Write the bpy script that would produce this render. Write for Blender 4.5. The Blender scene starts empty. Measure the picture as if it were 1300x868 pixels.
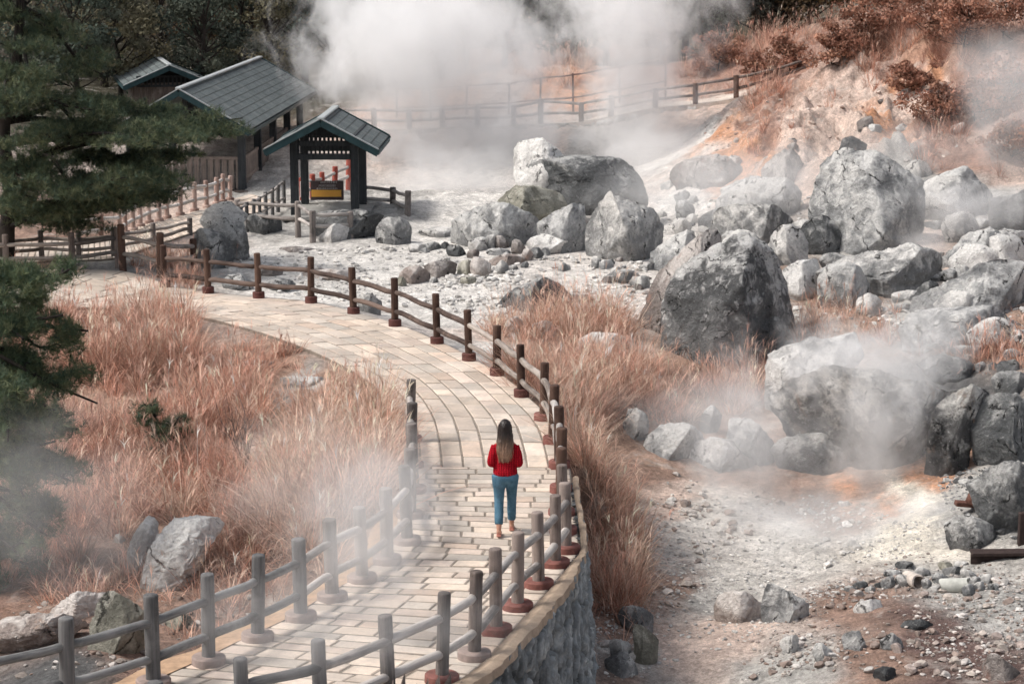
import bpy, bmesh, math, random
import numpy as np
from mathutils import Vector, Matrix, Quaternion

random.seed(7)
RNG = np.random.default_rng(11)
SC = bpy.context.scene
COL = SC.collection
R = math.radians

# ------------------------------------------------------------------ camera geometry (metres; path level is z = 0)
F, CX, CY, H0, PITCH = 2800.0, 650.0, 434.0, 8.0, R(10.48)
SP, CP = math.sin(PITCH), math.cos(PITCH)

def ray(px, py):
    u = (px - CX) / F
    v = (py - CY) / F
    return np.array([u, CP - v * SP, -SP - v * CP])

def at_z(px, py, z=0.0):
    d = ray(px, py)
    t = (z - H0) / d[2]
    return np.array([d[0] * t, d[1] * t, z])

def at_Y(px, py, Y):
    d = ray(px, py)
    t = Y / d[1]
    return np.array([d[0] * t, Y, H0 + d[2] * t])

# ------------------------------------------------------------------ noise
def _hash(ix, iy, iz):
    h = (ix * 374761393 + iy * 668265263 + iz * 1440662683) & 0xffffffff
    h = ((h ^ (h >> 13)) * 1274126177) & 0xffffffff
    h = h ^ (h >> 16)
    return (h & 0xffffff) / float(0xffffff) * 2 - 1

def vnoise(p):
    i = np.floor(p).astype(np.int64)
    f = p - i
    u = f * f * f * (f * (f * 6 - 15) + 10)
    out = 0
    for a in (0, 1):
        wa = u[:, 0] if a else 1 - u[:, 0]
        for b in (0, 1):
            wb = u[:, 1] if b else 1 - u[:, 1]
            for c in (0, 1):
                wc = u[:, 2] if c else 1 - u[:, 2]
                out = out + wa * wb * wc * _hash(i[:, 0] + a, i[:, 1] + b, i[:, 2] + c)
    return out

def fbm(p, octaves=4, lac=2.03, gain=0.5, ridged=False):
    s, a, tot = 0, 1.0, 0
    q = np.array(p, dtype=float)
    for k in range(octaves):
        n = vnoise(q + 17.3 * k)
        if ridged:
            n = 1 - 2 * np.abs(n)
        s = s + a * n
        tot += a
        a *= gain
        q = q * lac
    return s / tot

def smooth(a, b, x):
    t = np.clip((x - a) / (b - a), 0, 1)
    return t * t * (3 - 2 * t)

# ------------------------------------------------------------------ object helpers
def np_mesh(name, V, faces, mat=None, smooth_shade=True, vcol=None):
    """faces: (N,3) or (N,4) int array, or a list of such arrays"""
    V = np.asarray(V, dtype=np.float32)
    if not isinstance(faces, list):
        faces = [faces]
    faces = [np.asarray(f, dtype=np.int32) for f in faces if len(f)]
    me = bpy.data.meshes.new(name)
    nl = sum(f.size for f in faces)
    nf = sum(len(f) for f in faces)
    me.vertices.add(len(V))
    me.vertices.foreach_set('co', V.ravel())
    me.loops.add(nl)
    me.loops.foreach_set('vertex_index', np.concatenate([f.ravel() for f in faces]))
    me.polygons.add(nf)
    starts, o = [], 0
    for f in faces:
        k = f.shape[1]
        starts.append(o + np.arange(len(f)) * k)
        o += f.size
    me.polygons.foreach_set('loop_start', np.concatenate(starts).astype(np.int32))
    me.update(calc_edges=True)
    me.polygons.foreach_set('use_smooth', np.full(nf, smooth_shade, dtype=bool))
    if vcol is not None:
        a = me.color_attributes.new('Col', 'FLOAT_COLOR', 'POINT')
        c = np.ones((len(V), 4), dtype=np.float32)
        c[:, :3] = vcol
        a.data.foreach_set('color', c.ravel())
    if mat:
        me.materials.append(mat)
    me.validate()
    return me

def link(name, me, parent=None, loc=None):
    o = bpy.data.objects.new(name, me)
    COL.objects.link(o)
    if parent is not None:
        o.parent = parent
    if loc is not None:
        o.location = loc
    return o

def tag(o, label=None, cat=None, group=None, kind=None):
    if label: o['label'] = label
    if cat: o['category'] = cat
    if group: o['group'] = group
    if kind: o['kind'] = kind
    return o

def empty(name, loc, label, cat, group=None, rz=0.0):
    o = bpy.data.objects.new(name, None)
    o.empty_display_size = 0.3
    COL.objects.link(o)
    o.location = loc
    o.rotation_euler = (0, 0, rz)
    return tag(o, label, cat, group)

class MB:
    """collects verts and faces of one mesh"""
    def __init__(s):
        s.V, s.Q, s.T, s.n, s.C = [], [], [], 0, []
    def add(s, V, Q=None, T=None, col=None):
        V = np.asarray(V, dtype=float).reshape(-1, 3)
        if Q is not None and len(Q): s.Q.append(np.asarray(Q) + s.n)
        if T is not None and len(T): s.T.append(np.asarray(T) + s.n)
        s.V.append(V)
        if col is not None:
            s.C.append(np.broadcast_to(np.asarray(col, dtype=float), (len(V), 3)))
        s.n += len(V)
    def box(s, c, d, M=None, bev=0.0, col=None):
        c = np.array(c, float); h = np.array(d, float) / 2
        b = min(bev, *(h * .9)) if bev else 0
        if b <= 0:
            V = np.array([[x, y, z] for x in (-1, 1) for y in (-1, 1) for z in (-1, 1)], float) * h
            Q = [[0, 1, 3, 2], [4, 6, 7, 5], [0, 4, 5, 1], [2, 3, 7, 6], [0, 2, 6, 4], [1, 5, 7, 3]]
            T = None
        else:
            bm = bmesh.new()
            bmesh.ops.create_cube(bm, size=1.0)
            for v in bm.verts: v.co = Vector((v.co.x * 2 * h[0], v.co.y * 2 * h[1], v.co.z * 2 * h[2]))
            bmesh.ops.bevel(bm, geom=bm.edges[:], offset=b, segments=1, affect='EDGES', profile=0.5)
            bm.verts.index_update()
            V = np.array([v.co[:] for v in bm.verts])
            Q = [[v.index for v in f.verts] for f in bm.faces if len(f.verts) == 4]
            T = [[v.index for v in f.verts] for f in bm.faces if len(f.verts) == 3]
            bm.free()
        if M is not None:
            V = V @ np.array(M).T
        s.add(V + c, Q, T, col)
    def beam(s, a, b, w, h, up=(0, 0, 1), bev=0.0, col=None):
        """box from a to b, w wide and h high"""
        a = np.array(a, float); b = np.array(b, float)
        d = b - a; L = np.linalg.norm(d); d = d / L
        up = np.array(up, float)
        sx = np.cross(d, up); sx /= np.linalg.norm(sx)
        uz = np.cross(sx, d)
        s.box((a + b) / 2, (w, L, h), np.stack([sx, d, uz], 1), bev, col)
    def tube(s, pts, rad, seg=12, cap=True, noise=0.0, seed=0.0, col=None, nscale=6.0):
        P = np.asarray(pts, float); n = len(P)
        rad = np.broadcast_to(np.asarray(rad, float), (n,))
        T = np.gradient(P, axis=0) if n > 2 else np.repeat((P[1:] - P[:1]), n, 0)
        T = T / (np.linalg.norm(T, axis=1, keepdims=True) + 1e-9)
        ref = np.array([0, 0, 1.0]) if abs(T[0][2]) < .8 else np.array([1.0, 0, 0])
        A = np.cross(T, ref); A /= (np.linalg.norm(A, axis=1, keepdims=True) + 1e-9)
        B = np.cross(T, A)
        th = np.arange(seg) * 2 * np.pi / seg
        V = P[:, None] + rad[:, None, None] * (np.cos(th)[None, :, None] * A[:, None] + np.sin(th)[None, :, None] * B[:, None])
        V = V.reshape(-1, 3)
        if noise:
            c = np.repeat(P, seg, 0)
            dirn = V - c
            k = fbm(V * nscale + seed, 3)
            V = c + dirn * (1 + noise * k[:, None])
        i = np.arange(n - 1)[:, None] * seg
        j = np.arange(seg)[None]
        jn = (j + 1) % seg
        Q = np.stack([i + j, i + seg + j, i + seg + jn, i + jn], -1).reshape(-1, 4)
        Tt = None
        if cap:
            V = np.vstack([V, P[:1], P[-1:]])
            a, b = n * seg, n * seg + 1
            jj = np.arange(seg); jm = (jj + 1) % seg
            Tt = np.vstack([np.stack([np.full(seg, a), jj, jm], 1), np.stack([np.full(seg, b), (n - 1) * seg + jm, (n - 1) * seg + jj], 1)])
        s.add(V, Q, Tt, col)
    def mesh(s, name, mat=None, smooth_shade=True):
        f = []
        if s.Q: f.append(np.vstack(s.Q))
        if s.T: f.append(np.vstack(s.T))
        return np_mesh(name, np.vstack(s.V), f, mat, smooth_shade, np.vstack(s.C) if s.C else None)
    def build(s, name, mat=None, parent=None, smooth_shade=True, loc=None):
        return link(name, s.mesh(name, mat, smooth_shade), parent, loc)

def auto_smooth(o, ang=40):
    me = o.data
    me.polygons.foreach_set('use_smooth', np.ones(len(me.polygons), dtype=bool))
    try:
        me.set_sharp_from_angle(angle=R(ang))
    except Exception:
        pass
    return o

# ------------------------------------------------------------------ materials
class NT:
    def __init__(s, name):
        s.m = bpy.data.materials.new(name)
        s.m.use_nodes = True
        s.t = s.m.node_tree
        s.b = s.t.nodes['Principled BSDF']
    def n(s, typ, **kw):
        nd = s.t.nodes.new(typ)
        for k, v in kw.items():
            if k.startswith('i_'):
                key = k[2:]
                key = int(key) if key.isdigit() else key.replace('_', ' ')
                nd.inputs[key].default_value = v
            else:
                setattr(nd, k, v)
        return nd
    def l(s, a, b):
        s.t.links.new(a, b)
    def math(s, op, a, b=None, c=None, clamp=False):
        nd = s.t.nodes.new('ShaderNodeMath'); nd.operation = op; nd.use_clamp = clamp
        for k, x in enumerate((a, b, c)):
            if x is None: continue
            if isinstance(x, (int, float)): nd.inputs[k].default_value = x
            else: s.l(x, nd.inputs[k])
        return nd.outputs[0]
    def mix(s, f, a, b, blend='MIX'):
        nd = s.t.nodes.new('ShaderNodeMix'); nd.data_type = 'RGBA'; nd.blend_type = blend
        for k, x in ((0, f), (6, a), (7, b)):
            if isinstance(x, (int, float)): nd.inputs[k].default_value = x
            elif isinstance(x, (tuple, list)): nd.inputs[k].default_value = (*x[:3], 1)
            else: s.l(x, nd.inputs[k])
        return nd.outputs[2]
    def noise(s, co, scale, detail=4, rough=.55, dist=0.0):
        nd = s.n('ShaderNodeTexNoise', i_Scale=scale, i_Detail=detail, i_Roughness=rough, i_Distortion=dist)
        if co is not None: s.l(co, nd.inputs['Vector'])
        return nd.outputs['Fac']
    def ramp(s, x, stops):
        nd = s.t.nodes.new('ShaderNodeValToRGB')
        el = nd.color_ramp.elements
        while len(el) > 2: el.remove(el[-1])
        for k, (p, c) in enumerate(stops):
            e = el[k] if k < 2 else el.new(p)
            e.position = p
            c = (c, c, c) if isinstance(c, (int, float)) else c
            e.color = (*c, 1)
        s.l(x, nd.inputs[0])
        return nd.outputs[0]
    def mapr(s, x, a, b, c=0.0, d=1.0, smoothstep=False):
        nd = s.t.nodes.new('ShaderNodeMapRange'); nd.clamp = True
        if smoothstep: nd.interpolation_type = 'SMOOTHSTEP'
        s.l(x, nd.inputs[0])
        for k, v in zip((1, 2, 3, 4), (a, b, c, d)): nd.inputs[k].default_value = v
        return nd.outputs[0]
    def coord(s, which='Object'):
        return s.n('ShaderNodeTexCoord').outputs[which]
    def mapping(s, co, scale=(1, 1, 1), loc=(0, 0, 0)):
        nd = s.n('ShaderNodeMapping'); s.l(co, nd.inputs[0])
        nd.inputs['Scale'].default_value = scale; nd.inputs['Location'].default_value = loc
        return nd.outputs[0]
    def bump(s, h, strength=.5, dist=.02, prev=None):
        nd = s.n('ShaderNodeBump', i_Strength=strength, i_Distance=dist)
        s.l(h, nd.inputs['Height'])
        if prev is not None: s.l(prev, nd.inputs['Normal'])
        return nd.outputs[0]
    def done(s, col=None, rough=.9, nrm=None, spec=.25):
        if col is not None:
            if isinstance(col, (tuple, list)): s.b.inputs['Base Color'].default_value = (*col[:3], 1)
            else: s.l(col, s.b.inputs['Base Color'])
        if isinstance(rough, (int, float)): s.b.inputs['Roughness'].default_value = rough
        else: s.l(rough, s.b.inputs['Roughness'])
        s.b.inputs['Specular IOR Level'].default_value = spec
        if nrm is not None: s.l(nrm, s.b.inputs['Normal'])
        return s.m

def rock_mat(name, dark, mid, light, lit_amt=.5, stain=None, stain_amt=.0, scale=1.0, bump=.6):
    t = NT(name)
    co = t.coord()
    oi = t.n('ShaderNodeObjectInfo')
    off = t.n('ShaderNodeVectorMath', operation='ADD')
    t.l(co, off.inputs[0])
    mul = t.math('MULTIPLY', oi.outputs['Random'], 37.0)
    cmb = t.n('ShaderNodeCombineXYZ'); t.l(mul, cmb.inputs[0]); t.l(mul, cmb.inputs[1])
    t.l(cmb.outputs[0], off.inputs[1])
    co = off.outputs[0]
    big = t.noise(co, 0.75 * scale, 5, .58, .8)
    med = t.noise(co, 3.4 * scale, 6, .62, .4)
    fine = t.noise(co, 19 * scale, 6, .72)
    vr = t.n('ShaderNodeVectorRotate', rotation_type='AXIS_ANGLE'); t.l(co, vr.inputs['Vector'])
    vr.inputs['Axis'].default_value = (.55, .70, .45); t.l(t.math('MULTIPLY', oi.outputs['Random'], 6.28), vr.inputs['Angle'])
    rot = t.n('ShaderNodeMapping'); t.l(vr.outputs[0], rot.inputs[0])
    rot.inputs['Scale'].default_value = (.8, .9, 2.6)
    strat = t.noise(rot.outputs[0], 1.0 * scale, 6, .62, .5)
    c = t.mix(t.mapr(big, .38, .60), dark, mid)
    c = t.mix(t.mapr(strat, .52, .68, 0, .38), c, tuple(x * .55 for x in dark))
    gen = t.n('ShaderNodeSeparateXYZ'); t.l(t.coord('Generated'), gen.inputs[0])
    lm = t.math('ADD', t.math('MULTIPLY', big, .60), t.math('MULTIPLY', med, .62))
    lm = t.math('ADD', lm, t.math('MULTIPLY', t.mapr(gen.outputs[2], .45, .98), .17))      # pale crust colour raised on the crowns, painting in light from above
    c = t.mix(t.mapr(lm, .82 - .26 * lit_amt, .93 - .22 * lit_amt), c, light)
    if stain is not None:
        sn = t.noise(t.mapping(co, (1, 1, .6), (5.2, 1.7, 9.1)), 1.3 * scale, 6, .66, .9)
        c = t.mix(t.mapr(sn, .66 - .25 * stain_amt, .76 - .2 * stain_amt, 0, .8), c, stain)
    sp = t.noise(co, 11 * scale, 4, .8)
    c = t.mix(t.mapr(sp, .58, .72, 0, .35), c, tuple(min(.8, x * 1.25 + .03) for x in light))
    c = t.mix(t.mapr(sp, .42, .30, 0, .45), c, tuple(x * .5 for x in dark))
    v = t.mapr(fine, .3, .7, .74, 1.24)
    mulc = t.n('ShaderNodeVectorMath', operation='SCALE')
    vor = t.n('ShaderNodeTexVoronoi', feature='DISTANCE_TO_EDGE', i_Scale=.55 * scale)
    wob = t.n('ShaderNodeVectorMath', operation='ADD')
    nz = t.n('ShaderNodeTexNoise', i_Scale=1.9 * scale, i_Detail=5.0, i_Roughness=.65); t.l(co, nz.inputs['Vector'])
    t.l(rot.outputs[0], wob.inputs[0]); t.l(nz.outputs['Color'], wob.inputs[1]); t.l(wob.outputs[0], vor.inputs['Vector'])
    crack = t.mapr(vor.outputs['Distance'], .004, .035, 0, 1)
    broken = t.mapr(med, .50, .57, 1, 0)                       # cracks run only part of the way
    crack = t.math('MAXIMUM', crack, broken)
    c = t.mix(crack, tuple(x * .22 for x in dark), c)
    t.l(c, mulc.inputs[0]); t.l(v, mulc.inputs['Scale'])
    h = t.math('ADD', t.math('MULTIPLY', med, .8), t.math('MULTIPLY', fine, .34))
    h = t.math('ADD', h, t.math('MULTIPLY', strat, .3))
    h = t.math('ADD', h, t.math('MULTIPLY', crack, .16))
    nr = t.bump(h, min(1, bump * 1.3), .22)
    nr = t.bump(sp, .4, .04, nr)
    return t.done(mulc.outputs[0], .93, nr, .2)

def wood_mat(name, dark, light, ax=2, grain=1.0, rough=.85):
    t = NT(name)
    co = t.coord()
    oi = t.n('ShaderNodeObjectInfo')
    off = t.n('ShaderNodeVectorMath', operation='ADD'); t.l(co, off.inputs[0])
    cmb = t.n('ShaderNodeCombineXYZ')
    m = t.math('MULTIPLY', oi.outputs['Random'], 53.0)
    for k in range(3): t.l(m, cmb.inputs[k])
    t.l(cmb.outputs[0], off.inputs[1])
    sc = [26, 26, 26]; sc[ax] = 1.6
    g = t.noise(t.mapping(off.outputs[0], sc), 1.0 * grain, 6, .65, .4)
    blot = t.noise(off.outputs[0], 3.2, 4, .6)
    f = t.math('ADD', t.math('MULTIPLY', g, .75), t.math('MULTIPLY', blot, .35))
    f = t.math('ADD', f, t.math('MULTIPLY', t.math('SUBTRACT', oi.outputs['Random'], .5), .30))
    c = t.mix(t.mapr(f, .4, .72), dark, light)
    crk = t.mapr(g, .36, .28, 0, .75)
    c = t.mix(crk, c, tuple(x * .22 for x in dark))
    c = t.mix(t.mapr(t.noise(off.outputs[0], 1.4, 5, .7, .5), .52, .68, 0, .5), c, tuple(min(.7, x * 1.3) for x in light))
    return t.done(c, rough, t.bump(g, .6, .012), .25)

def attr_mat(name, rough=.8, trans=0.0, var=.25, vscale=8.0, spec=.2):
    """colour from the vertex attribute Col, with fine procedural variation"""
    t = NT(name)
    a = t.n('ShaderNodeAttribute', attribute_name='Col')
    nz = t.noise(t.coord(), vscale, 4, .6)
    sc = t.n('ShaderNodeVectorMath', operation='SCALE')
    t.l(a.outputs['Color'], sc.inputs[0])
    t.l(t.mapr(nz, .3, .7, 1 - var, 1 + var), sc.inputs['Scale'])
    m = t.done(sc.outputs[0], rough, None, spec)
    if trans:
        tr = t.n('ShaderNodeBsdfTranslucent'); t.l(sc.outputs[0], tr.inputs['Color'])
        mx = t.n('ShaderNodeMixShader'); mx.inputs[0].default_value = trans
        t.l(t.b.outputs[0], mx.inputs[1]); t.l(tr.outputs[0], mx.inputs[2])
        t.l(mx.outputs[0], t.t.nodes['Material Output'].inputs['Surface'])
    return m

def plain_mat(name, col, rough=.7, var=.2, scale=9, bump=.15, spec=.3):
    t = NT(name)
    co = t.coord()
    nz = t.noise(co, scale, 5, .65)
    c = t.mix(t.mapr(nz, .3, .7), tuple(x * (1 - var) for x in col), tuple(min(1, x * (1 + var)) for x in col))
    return t.done(c, rough, t.bump(nz, bump, .02), spec)
# ------------------------------------------------------------------ path edges (photo points projected to the path level)
PAIRS = [((-300, 1010), (60, 1030)), ((-150, 965), (200, 990)), ((-30, 930), (310, 955)), ((87, 902), (408, 928)), ((195, 870), (492, 893)), ((265, 841), (558, 866)),
         ((327, 811), (600, 835)), ((382, 785), (630, 802)), ((422, 760), (658, 772)), ((460, 737), (684, 744)), ((492, 713), (705, 718)),
         ((512, 688), (719, 699)), ((519, 655), (717, 661)), ((521, 624), (712, 624)), ((521, 592), (710, 593)),
         ((519, 559), (703, 562)), ((512, 527), (690, 533)), ((498, 500), (660, 504)), ((475, 480), (628, 476)), ((440, 460), (594, 457)),
         ((400, 442), (554, 436)), ((355, 425), (500, 413)), ((300, 409), (447, 398)), ((245, 397), (394, 384)), ((195, 391), (328, 378)),
         ((145, 389), (264, 371)), ((90, 388), (209, 363)), ((30, 387), (150, 345)), ((-60, 386), (20, 343)), ((-200, 386), (-120, 343))]

def catmull(P, n):
    P = np.asarray(P, float)
    Q = np.vstack([2 * P[0] - P[1], P, 2 * P[-1] - P[-2]])
    t = np.linspace(0, len(P) - 1 - 1e-6, n)
    i = t.astype(int); f = (t - i)[:, None]
    a, b, c, d = Q[i], Q[i + 1], Q[i + 2], Q[i + 3]
    return .5 * (2 * b + (c - a) * f + (2 * a - 5 * b + 4 * c - d) * f ** 2 + (3 * b - a - 3 * c + d) * f ** 3)

NS = 420
LW = catmull([at_z(*l) for l, r in PAIRS], NS)
RW = catmull([at_z(*r) for l, r in PAIRS], NS)
chord = RW - LW
chord /= np.linalg.norm(chord, axis=1, keepdims=True)
EDGE_OUT = 0.17
LE, RE = LW - chord * EDGE_OUT, RW + chord * EDGE_OUT
MID = (LE + RE) / 2
ARC = np.concatenate([[0], np.cumsum(np.linalg.norm(np.diff(MID, axis=0), axis=1))])
def path_at(s, f):
    """point of the path at arc length s, fraction f across"""
    l = np.stack([np.interp(s, ARC, LE[:, k]) for k in range(3)], -1)
    r = np.stack([np.interp(s, ARC, RE[:, k]) for k in range(3)], -1)
    return l * (1 - np.asarray(f)[..., None]) + r * np.asarray(f)[..., None]

# second walk climbing back to the pavilion
PAIRS2 = [((-200, 345), (-200, 318)), ((-50, 340), (-50, 312)), ((53, 331), (60, 305)), ((145, 327), (140, 298)), ((195, 311), (176, 287)),
          ((241, 296), (212, 278)), ((290, 280), (250, 267)), ((330, 268), (290, 254)), ((350, 255), (318, 246))]
L2 = catmull([at_z(*l) for l, r in PAIRS2], 90)
R2 = catmull([at_z(*r) for l, r in PAIRS2], 90)

# ------------------------------------------------------------------ terrain
CTRL = [at_z(x, y, z) for x, y, z in [
    (300, 550, -.5), (120, 440, -.25), (420, 570, -.4), (200, 650, -.75), (60, 600, -.8), (350, 680, -.5), (60, 780, -1.1), (150, 845, -.75),
    (0, 868, -1.1), (300, 480, -.35), (-150, 500, -.6), (-150, 800, -1.3), (-100, 950, -1.4), (20, 450, -.35),
    (100, 300, 0), (250, 268, 0), (400, 265, 0), (500, 300, -.1), (350, 310, -.2), (600, 400, -.35), (450, 345, -.3), (700, 360, -.15),
    (600, 300, -.05), (560, 250, 0), (650, 215, .1), (-200, 300, 0), (-200, 260, .3), (100, 262, .2), (720, 300, 0), (500, 380, -.3),
    (760, 430, -.5), (760, 560, -1.0), (800, 640, -1.45), (800, 760, -1.7), (900, 640, -1.6), (1000, 700, -1.75), (1250, 700, -1.35),
    (1250, 800, -1.2), (1000, 850, -1.5), (790, 868, -1.8), (1120, 790, -1.3), (1290, 620, -.9), (1200, 570, -1.0), (1290, 480, -.2),
    (1000, 440, -.55), (1150, 400, -.1), (1280, 360, .3), (1000, 320, .1), (1250, 280, .7), (900, 250, .2), (820, 212, .25), (1450, 700, -1.0),
    (1450, 450, .2), (1450, 900, -1.0), (750, 800, -1.6), (760, 720, -1.35), (750, 660, -1.0), (860, 520, -1.05), (700, 480, -.45), (660, 440, -.38),
    (600, 900, -2.0), (400, 1000, -2.1), (900, 980, -1.9), (620, 930, -2.0), (940, 500, -1.1), (1100, 500, -.9), (1000, 590, -1.5), (1130, 620, -1.4)]]
CTRL += [at_Y(x, y, Y) for x, y, Y in [
    (500, 168, 79), (560, 165, 79), (620, 163, 79), (690, 160, 79), (740, 158, 79), (830, 140, 79), (935, 128, 79), (1035, 92, 79.5), (1120, 60, 81),
    (500, 150, 81.5), (560, 153, 81.5), (690, 146, 81.5), (830, 130, 81.5), (935, 112, 81.5),
    (500, 206, 76.5), (560, 206, 76.5), (640, 204, 76.5), (740, 203, 76.5), (830, 195, 76.5),
    (880, 205, 70), (950, 165, 72), (950, 218, 66.5), (1000, 135, 74), (1050, 195, 67), (1100, 62, 77), (1100, 120, 72), (1200, 84, 72.5),
    (1200, 34, 78), (1290, 115, 69), (1290, 50, 74), (1200, 185, 66), (1290, 205, 62.5), (1120, 206, 64), (1400, 30, 78), (1400, 190, 64),
    (600, 112, 85), (690, 98, 86), (800, 104, 85), (900, 92, 85), (1000, 55, 85), (700, 88, 95), (550, 110, 90), (850, 84, 92), (1000, 45, 92), (1150, 5, 90),
    (450, 150, 88), (300, 120, 100), (100, 120, 100), (-100, 110, 100), (300, 95, 112), (600, 90, 106), (100, 95, 112), (900, 66, 102), (1350, -10, 90)]]
CTRL = np.array(CTRL)

def tps_fit(P, z, lam):
    n = len(P)
    S = np.array([1.0, 0.6])
    Q = P * S
    d = np.linalg.norm(Q[:, None] - Q[None], axis=2)
    K = np.where(d > 0, d * d * np.log(d + 1e-9), 0) + lam * np.eye(n)
    A = np.zeros((n + 3, n + 3))
    A[:n, :n] = K; A[:n, n] = 1; A[:n, n + 1:] = Q; A[n, :n] = 1; A[n + 1:, :n] = Q.T
    w = np.linalg.solve(A, np.concatenate([z, np.zeros(3)]))
    def f(X):
        out = np.empty(len(X))
        for a in range(0, len(X), 20000):
            q = X[a:a + 20000] * S
            d2 = ((q[:, None] - Q[None]) ** 2).sum(2)
            k = np.where(d2 > 1e-12, .5 * d2 * np.log(d2 + 1e-12), 0)
            out[a:a + 20000] = k @ w[:n] + w[n] + q @ w[n + 1:]
        return out
    return f
_samp = np.vstack([MID[::16], R2[::15] * [1, 1, 1]])
_samp = _samp[(_samp[:, 1] > 20)]
_P = np.vstack([CTRL[:, :2], _samp[:, :2]])
_z = np.concatenate([CTRL[:, 2], np.full(len(_samp), -.12)])
TPS = tps_fit(_P, _z, .4)

GX = np.concatenate([np.linspace(-260, -24, 34)[:-1], np.arange(-24, 24, .115), np.linspace(24, 260, 34)])
GY = np.concatenate([np.linspace(-30, 14, 14)[:-1], np.arange(14, 62, .115), np.arange(62, 100, .2), np.linspace(100, 520, 50)])
_gx, _gy = np.meshgrid(GX, GY)
GP = np.stack([_gx.ravel(), _gy.ravel()], 1)

def seg_dist(P, line):
    """distance from points to a polyline, chunked"""
    out = np.empty(len(P))
    a, b = line[:-1, :2], line[1:, :2]
    ab = b - a; L = (ab ** 2).sum(1) + 1e-9
    for i in range(0, len(P), 8000):
        q = P[i:i + 8000]
        t = np.clip(((q[:, None] - a) * ab).sum(2) / L, 0, 1)
        d = q[:, None] - (a + t[..., None] * ab)
        out[i:i + 8000] = np.sqrt((d ** 2).sum(2).min(1))
    return out

def in_strip(P, A, B):
    """inside the strip between two polylines (even-odd)"""
    poly = np.vstack([A[:, :2], B[::-1, :2]])
    return in_poly(P, poly)

def in_poly(P, poly):
    x, y = P[:, 0], P[:, 1]
    ins = np.zeros(len(P), bool)
    n = len(poly)
    j = n - 1
    for i in range(n):
        xi, yi = poly[i]; xj, yj = poly[j]
        if yi != yj:
            c = ((yi > y) != (yj > y)) & (x < (xj - xi) * (y - yi) / (yj - yi) + xi)
            ins ^= c
        j = i
    return ins

def natural(P):
    Q = np.stack([np.clip(P[:, 0], -26, 26), np.clip(P[:, 1], 18, 104)], 1)
    z = TPS(Q)
    z = z + np.maximum(0, P[:, 1] - 112) * .30
    z = np.clip(z, -2.6, 120)
    return z

GZ = natural(GP)
p3 = np.column_stack([GP, np.zeros(len(GP))])
near = (np.abs(GP[:, 0]) < 25) & (GP[:, 1] > 13) & (GP[:, 1] < 102)
amp = np.where(GP[:, 1] > 62, .22, .07)
amp = amp + .18 * smooth(4.5, 9, GP[:, 0]) * smooth(70, 40, GP[:, 1]) * smooth(36, 42, GP[:, 1])
nz = np.zeros(len(GP))
nz[near] = fbm(p3[near] * .9, 5, gain=.55) * 1.0 + .35 * fbm(p3[near] * 3.1 + 9, 4, ridged=True)
hill = smooth(5.5, 9, GP[:, 0]) * smooth(60, 64, GP[:, 1]) * smooth(78.3, 75.5, GP[:, 1])
rel = np.zeros(len(GP)); hs_ = hill > 0
rel[hs_] = 1.0 * fbm(p3[hs_] * .42 + 7, 5, gain=.58, ridged=True) + .45 * fbm(p3[hs_] * 1.3 + 3, 5, gain=.62, ridged=True)
bas = near & (GP[:, 1] < 50) & (GP[:, 0] > 1)
rel[bas] += .045 * fbm(p3[bas] * 3.4 + 2, 4, gain=.65, ridged=True) * smooth(1, 2.5, GP[bas, 0])
GZ = GZ + rel * np.where(hs_, hill, 1) + amp * nz + np.where(near, 0, .5 * fbm(p3 * .06, 3))
# flatten under the two walks
far_from = np.full(len(GP), 9.0)
sel = (GP[:, 0] > -22) & (GP[:, 0] < 6) & (GP[:, 1] > 14) & (GP[:, 1] < 75)
idx = np.where(sel)[0]
q = GP[idx]
d = np.minimum(seg_dist(q, LE[::3]), seg_dist(q, RE[::3]))
d[in_strip(q, LE, RE)] = 0
w = 1 - smooth(.12, .95, d)
hard = 1 - smooth(.02, .20, d)
wall_side = (q[:, 1] < 33) & (q[:, 0] > np.interp(q[:, 1], RE[:240, 1], RE[:240, 0]) - .2)
w = np.where(wall_side, hard, w)
zt = GZ[idx]
low = np.where(wall_side & (d > .2), smooth(3.4, 1.0, d) * smooth(33, 27.5, q[:, 1]), 0)
zt = np.minimum(zt, zt * (1 - low) + low * (-1.75 + .25 * nz[idx]))
zt = zt * (1 - w) + w * -.07
d2 = np.minimum(seg_dist(q, L2), seg_dist(q, R2)); d2[in_strip(q, L2, R2)] = 0
w2 = 1 - smooth(.1, .8, d2)
zt = zt * (1 - w2) + w2 * -.06
GZ[idx] = zt
PATH_D = np.full(len(GP), 99.0); PATH_D[idx] = np.minimum(d, d2)
GZ2 = GZ.reshape(len(GY), len(GX))

def ground_z(x, y):
    x = np.atleast_1d(np.asarray(x, float)); y = np.atleast_1d(np.asarray(y, float))
    i = np.clip(np.searchsorted(GX, x) - 1, 0, len(GX) - 2)
    j = np.clip(np.searchsorted(GY, y) - 1, 0, len(GY) - 2)
    fx = np.clip((x - GX[i]) / (GX[i + 1] - GX[i]), 0, 1)
    fy = np.clip((y - GY[j]) / (GY[j + 1] - GY[j]), 0, 1)
    return (GZ2[j, i] * (1 - fx) * (1 - fy) + GZ2[j, i + 1] * fx * (1 - fy) + GZ2[j + 1, i] * (1 - fx) * fy + GZ2[j + 1, i + 1] * fx * fy)

_Ys = np.arange(16, 150, .12)
def ground_at(px, py):
    """where the ray of a photo point meets the terrain"""
    d = ray(px, py)
    t = _Ys / d[1]
    z = H0 + d[2] * t
    g = ground_z(d[0] * t, _Ys)
    k = np.where(z <= g)[0]
    k = k[0] if len(k) else len(_Ys) - 1
    return np.array([d[0] * t[k], _Ys[k], g[k]])

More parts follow.
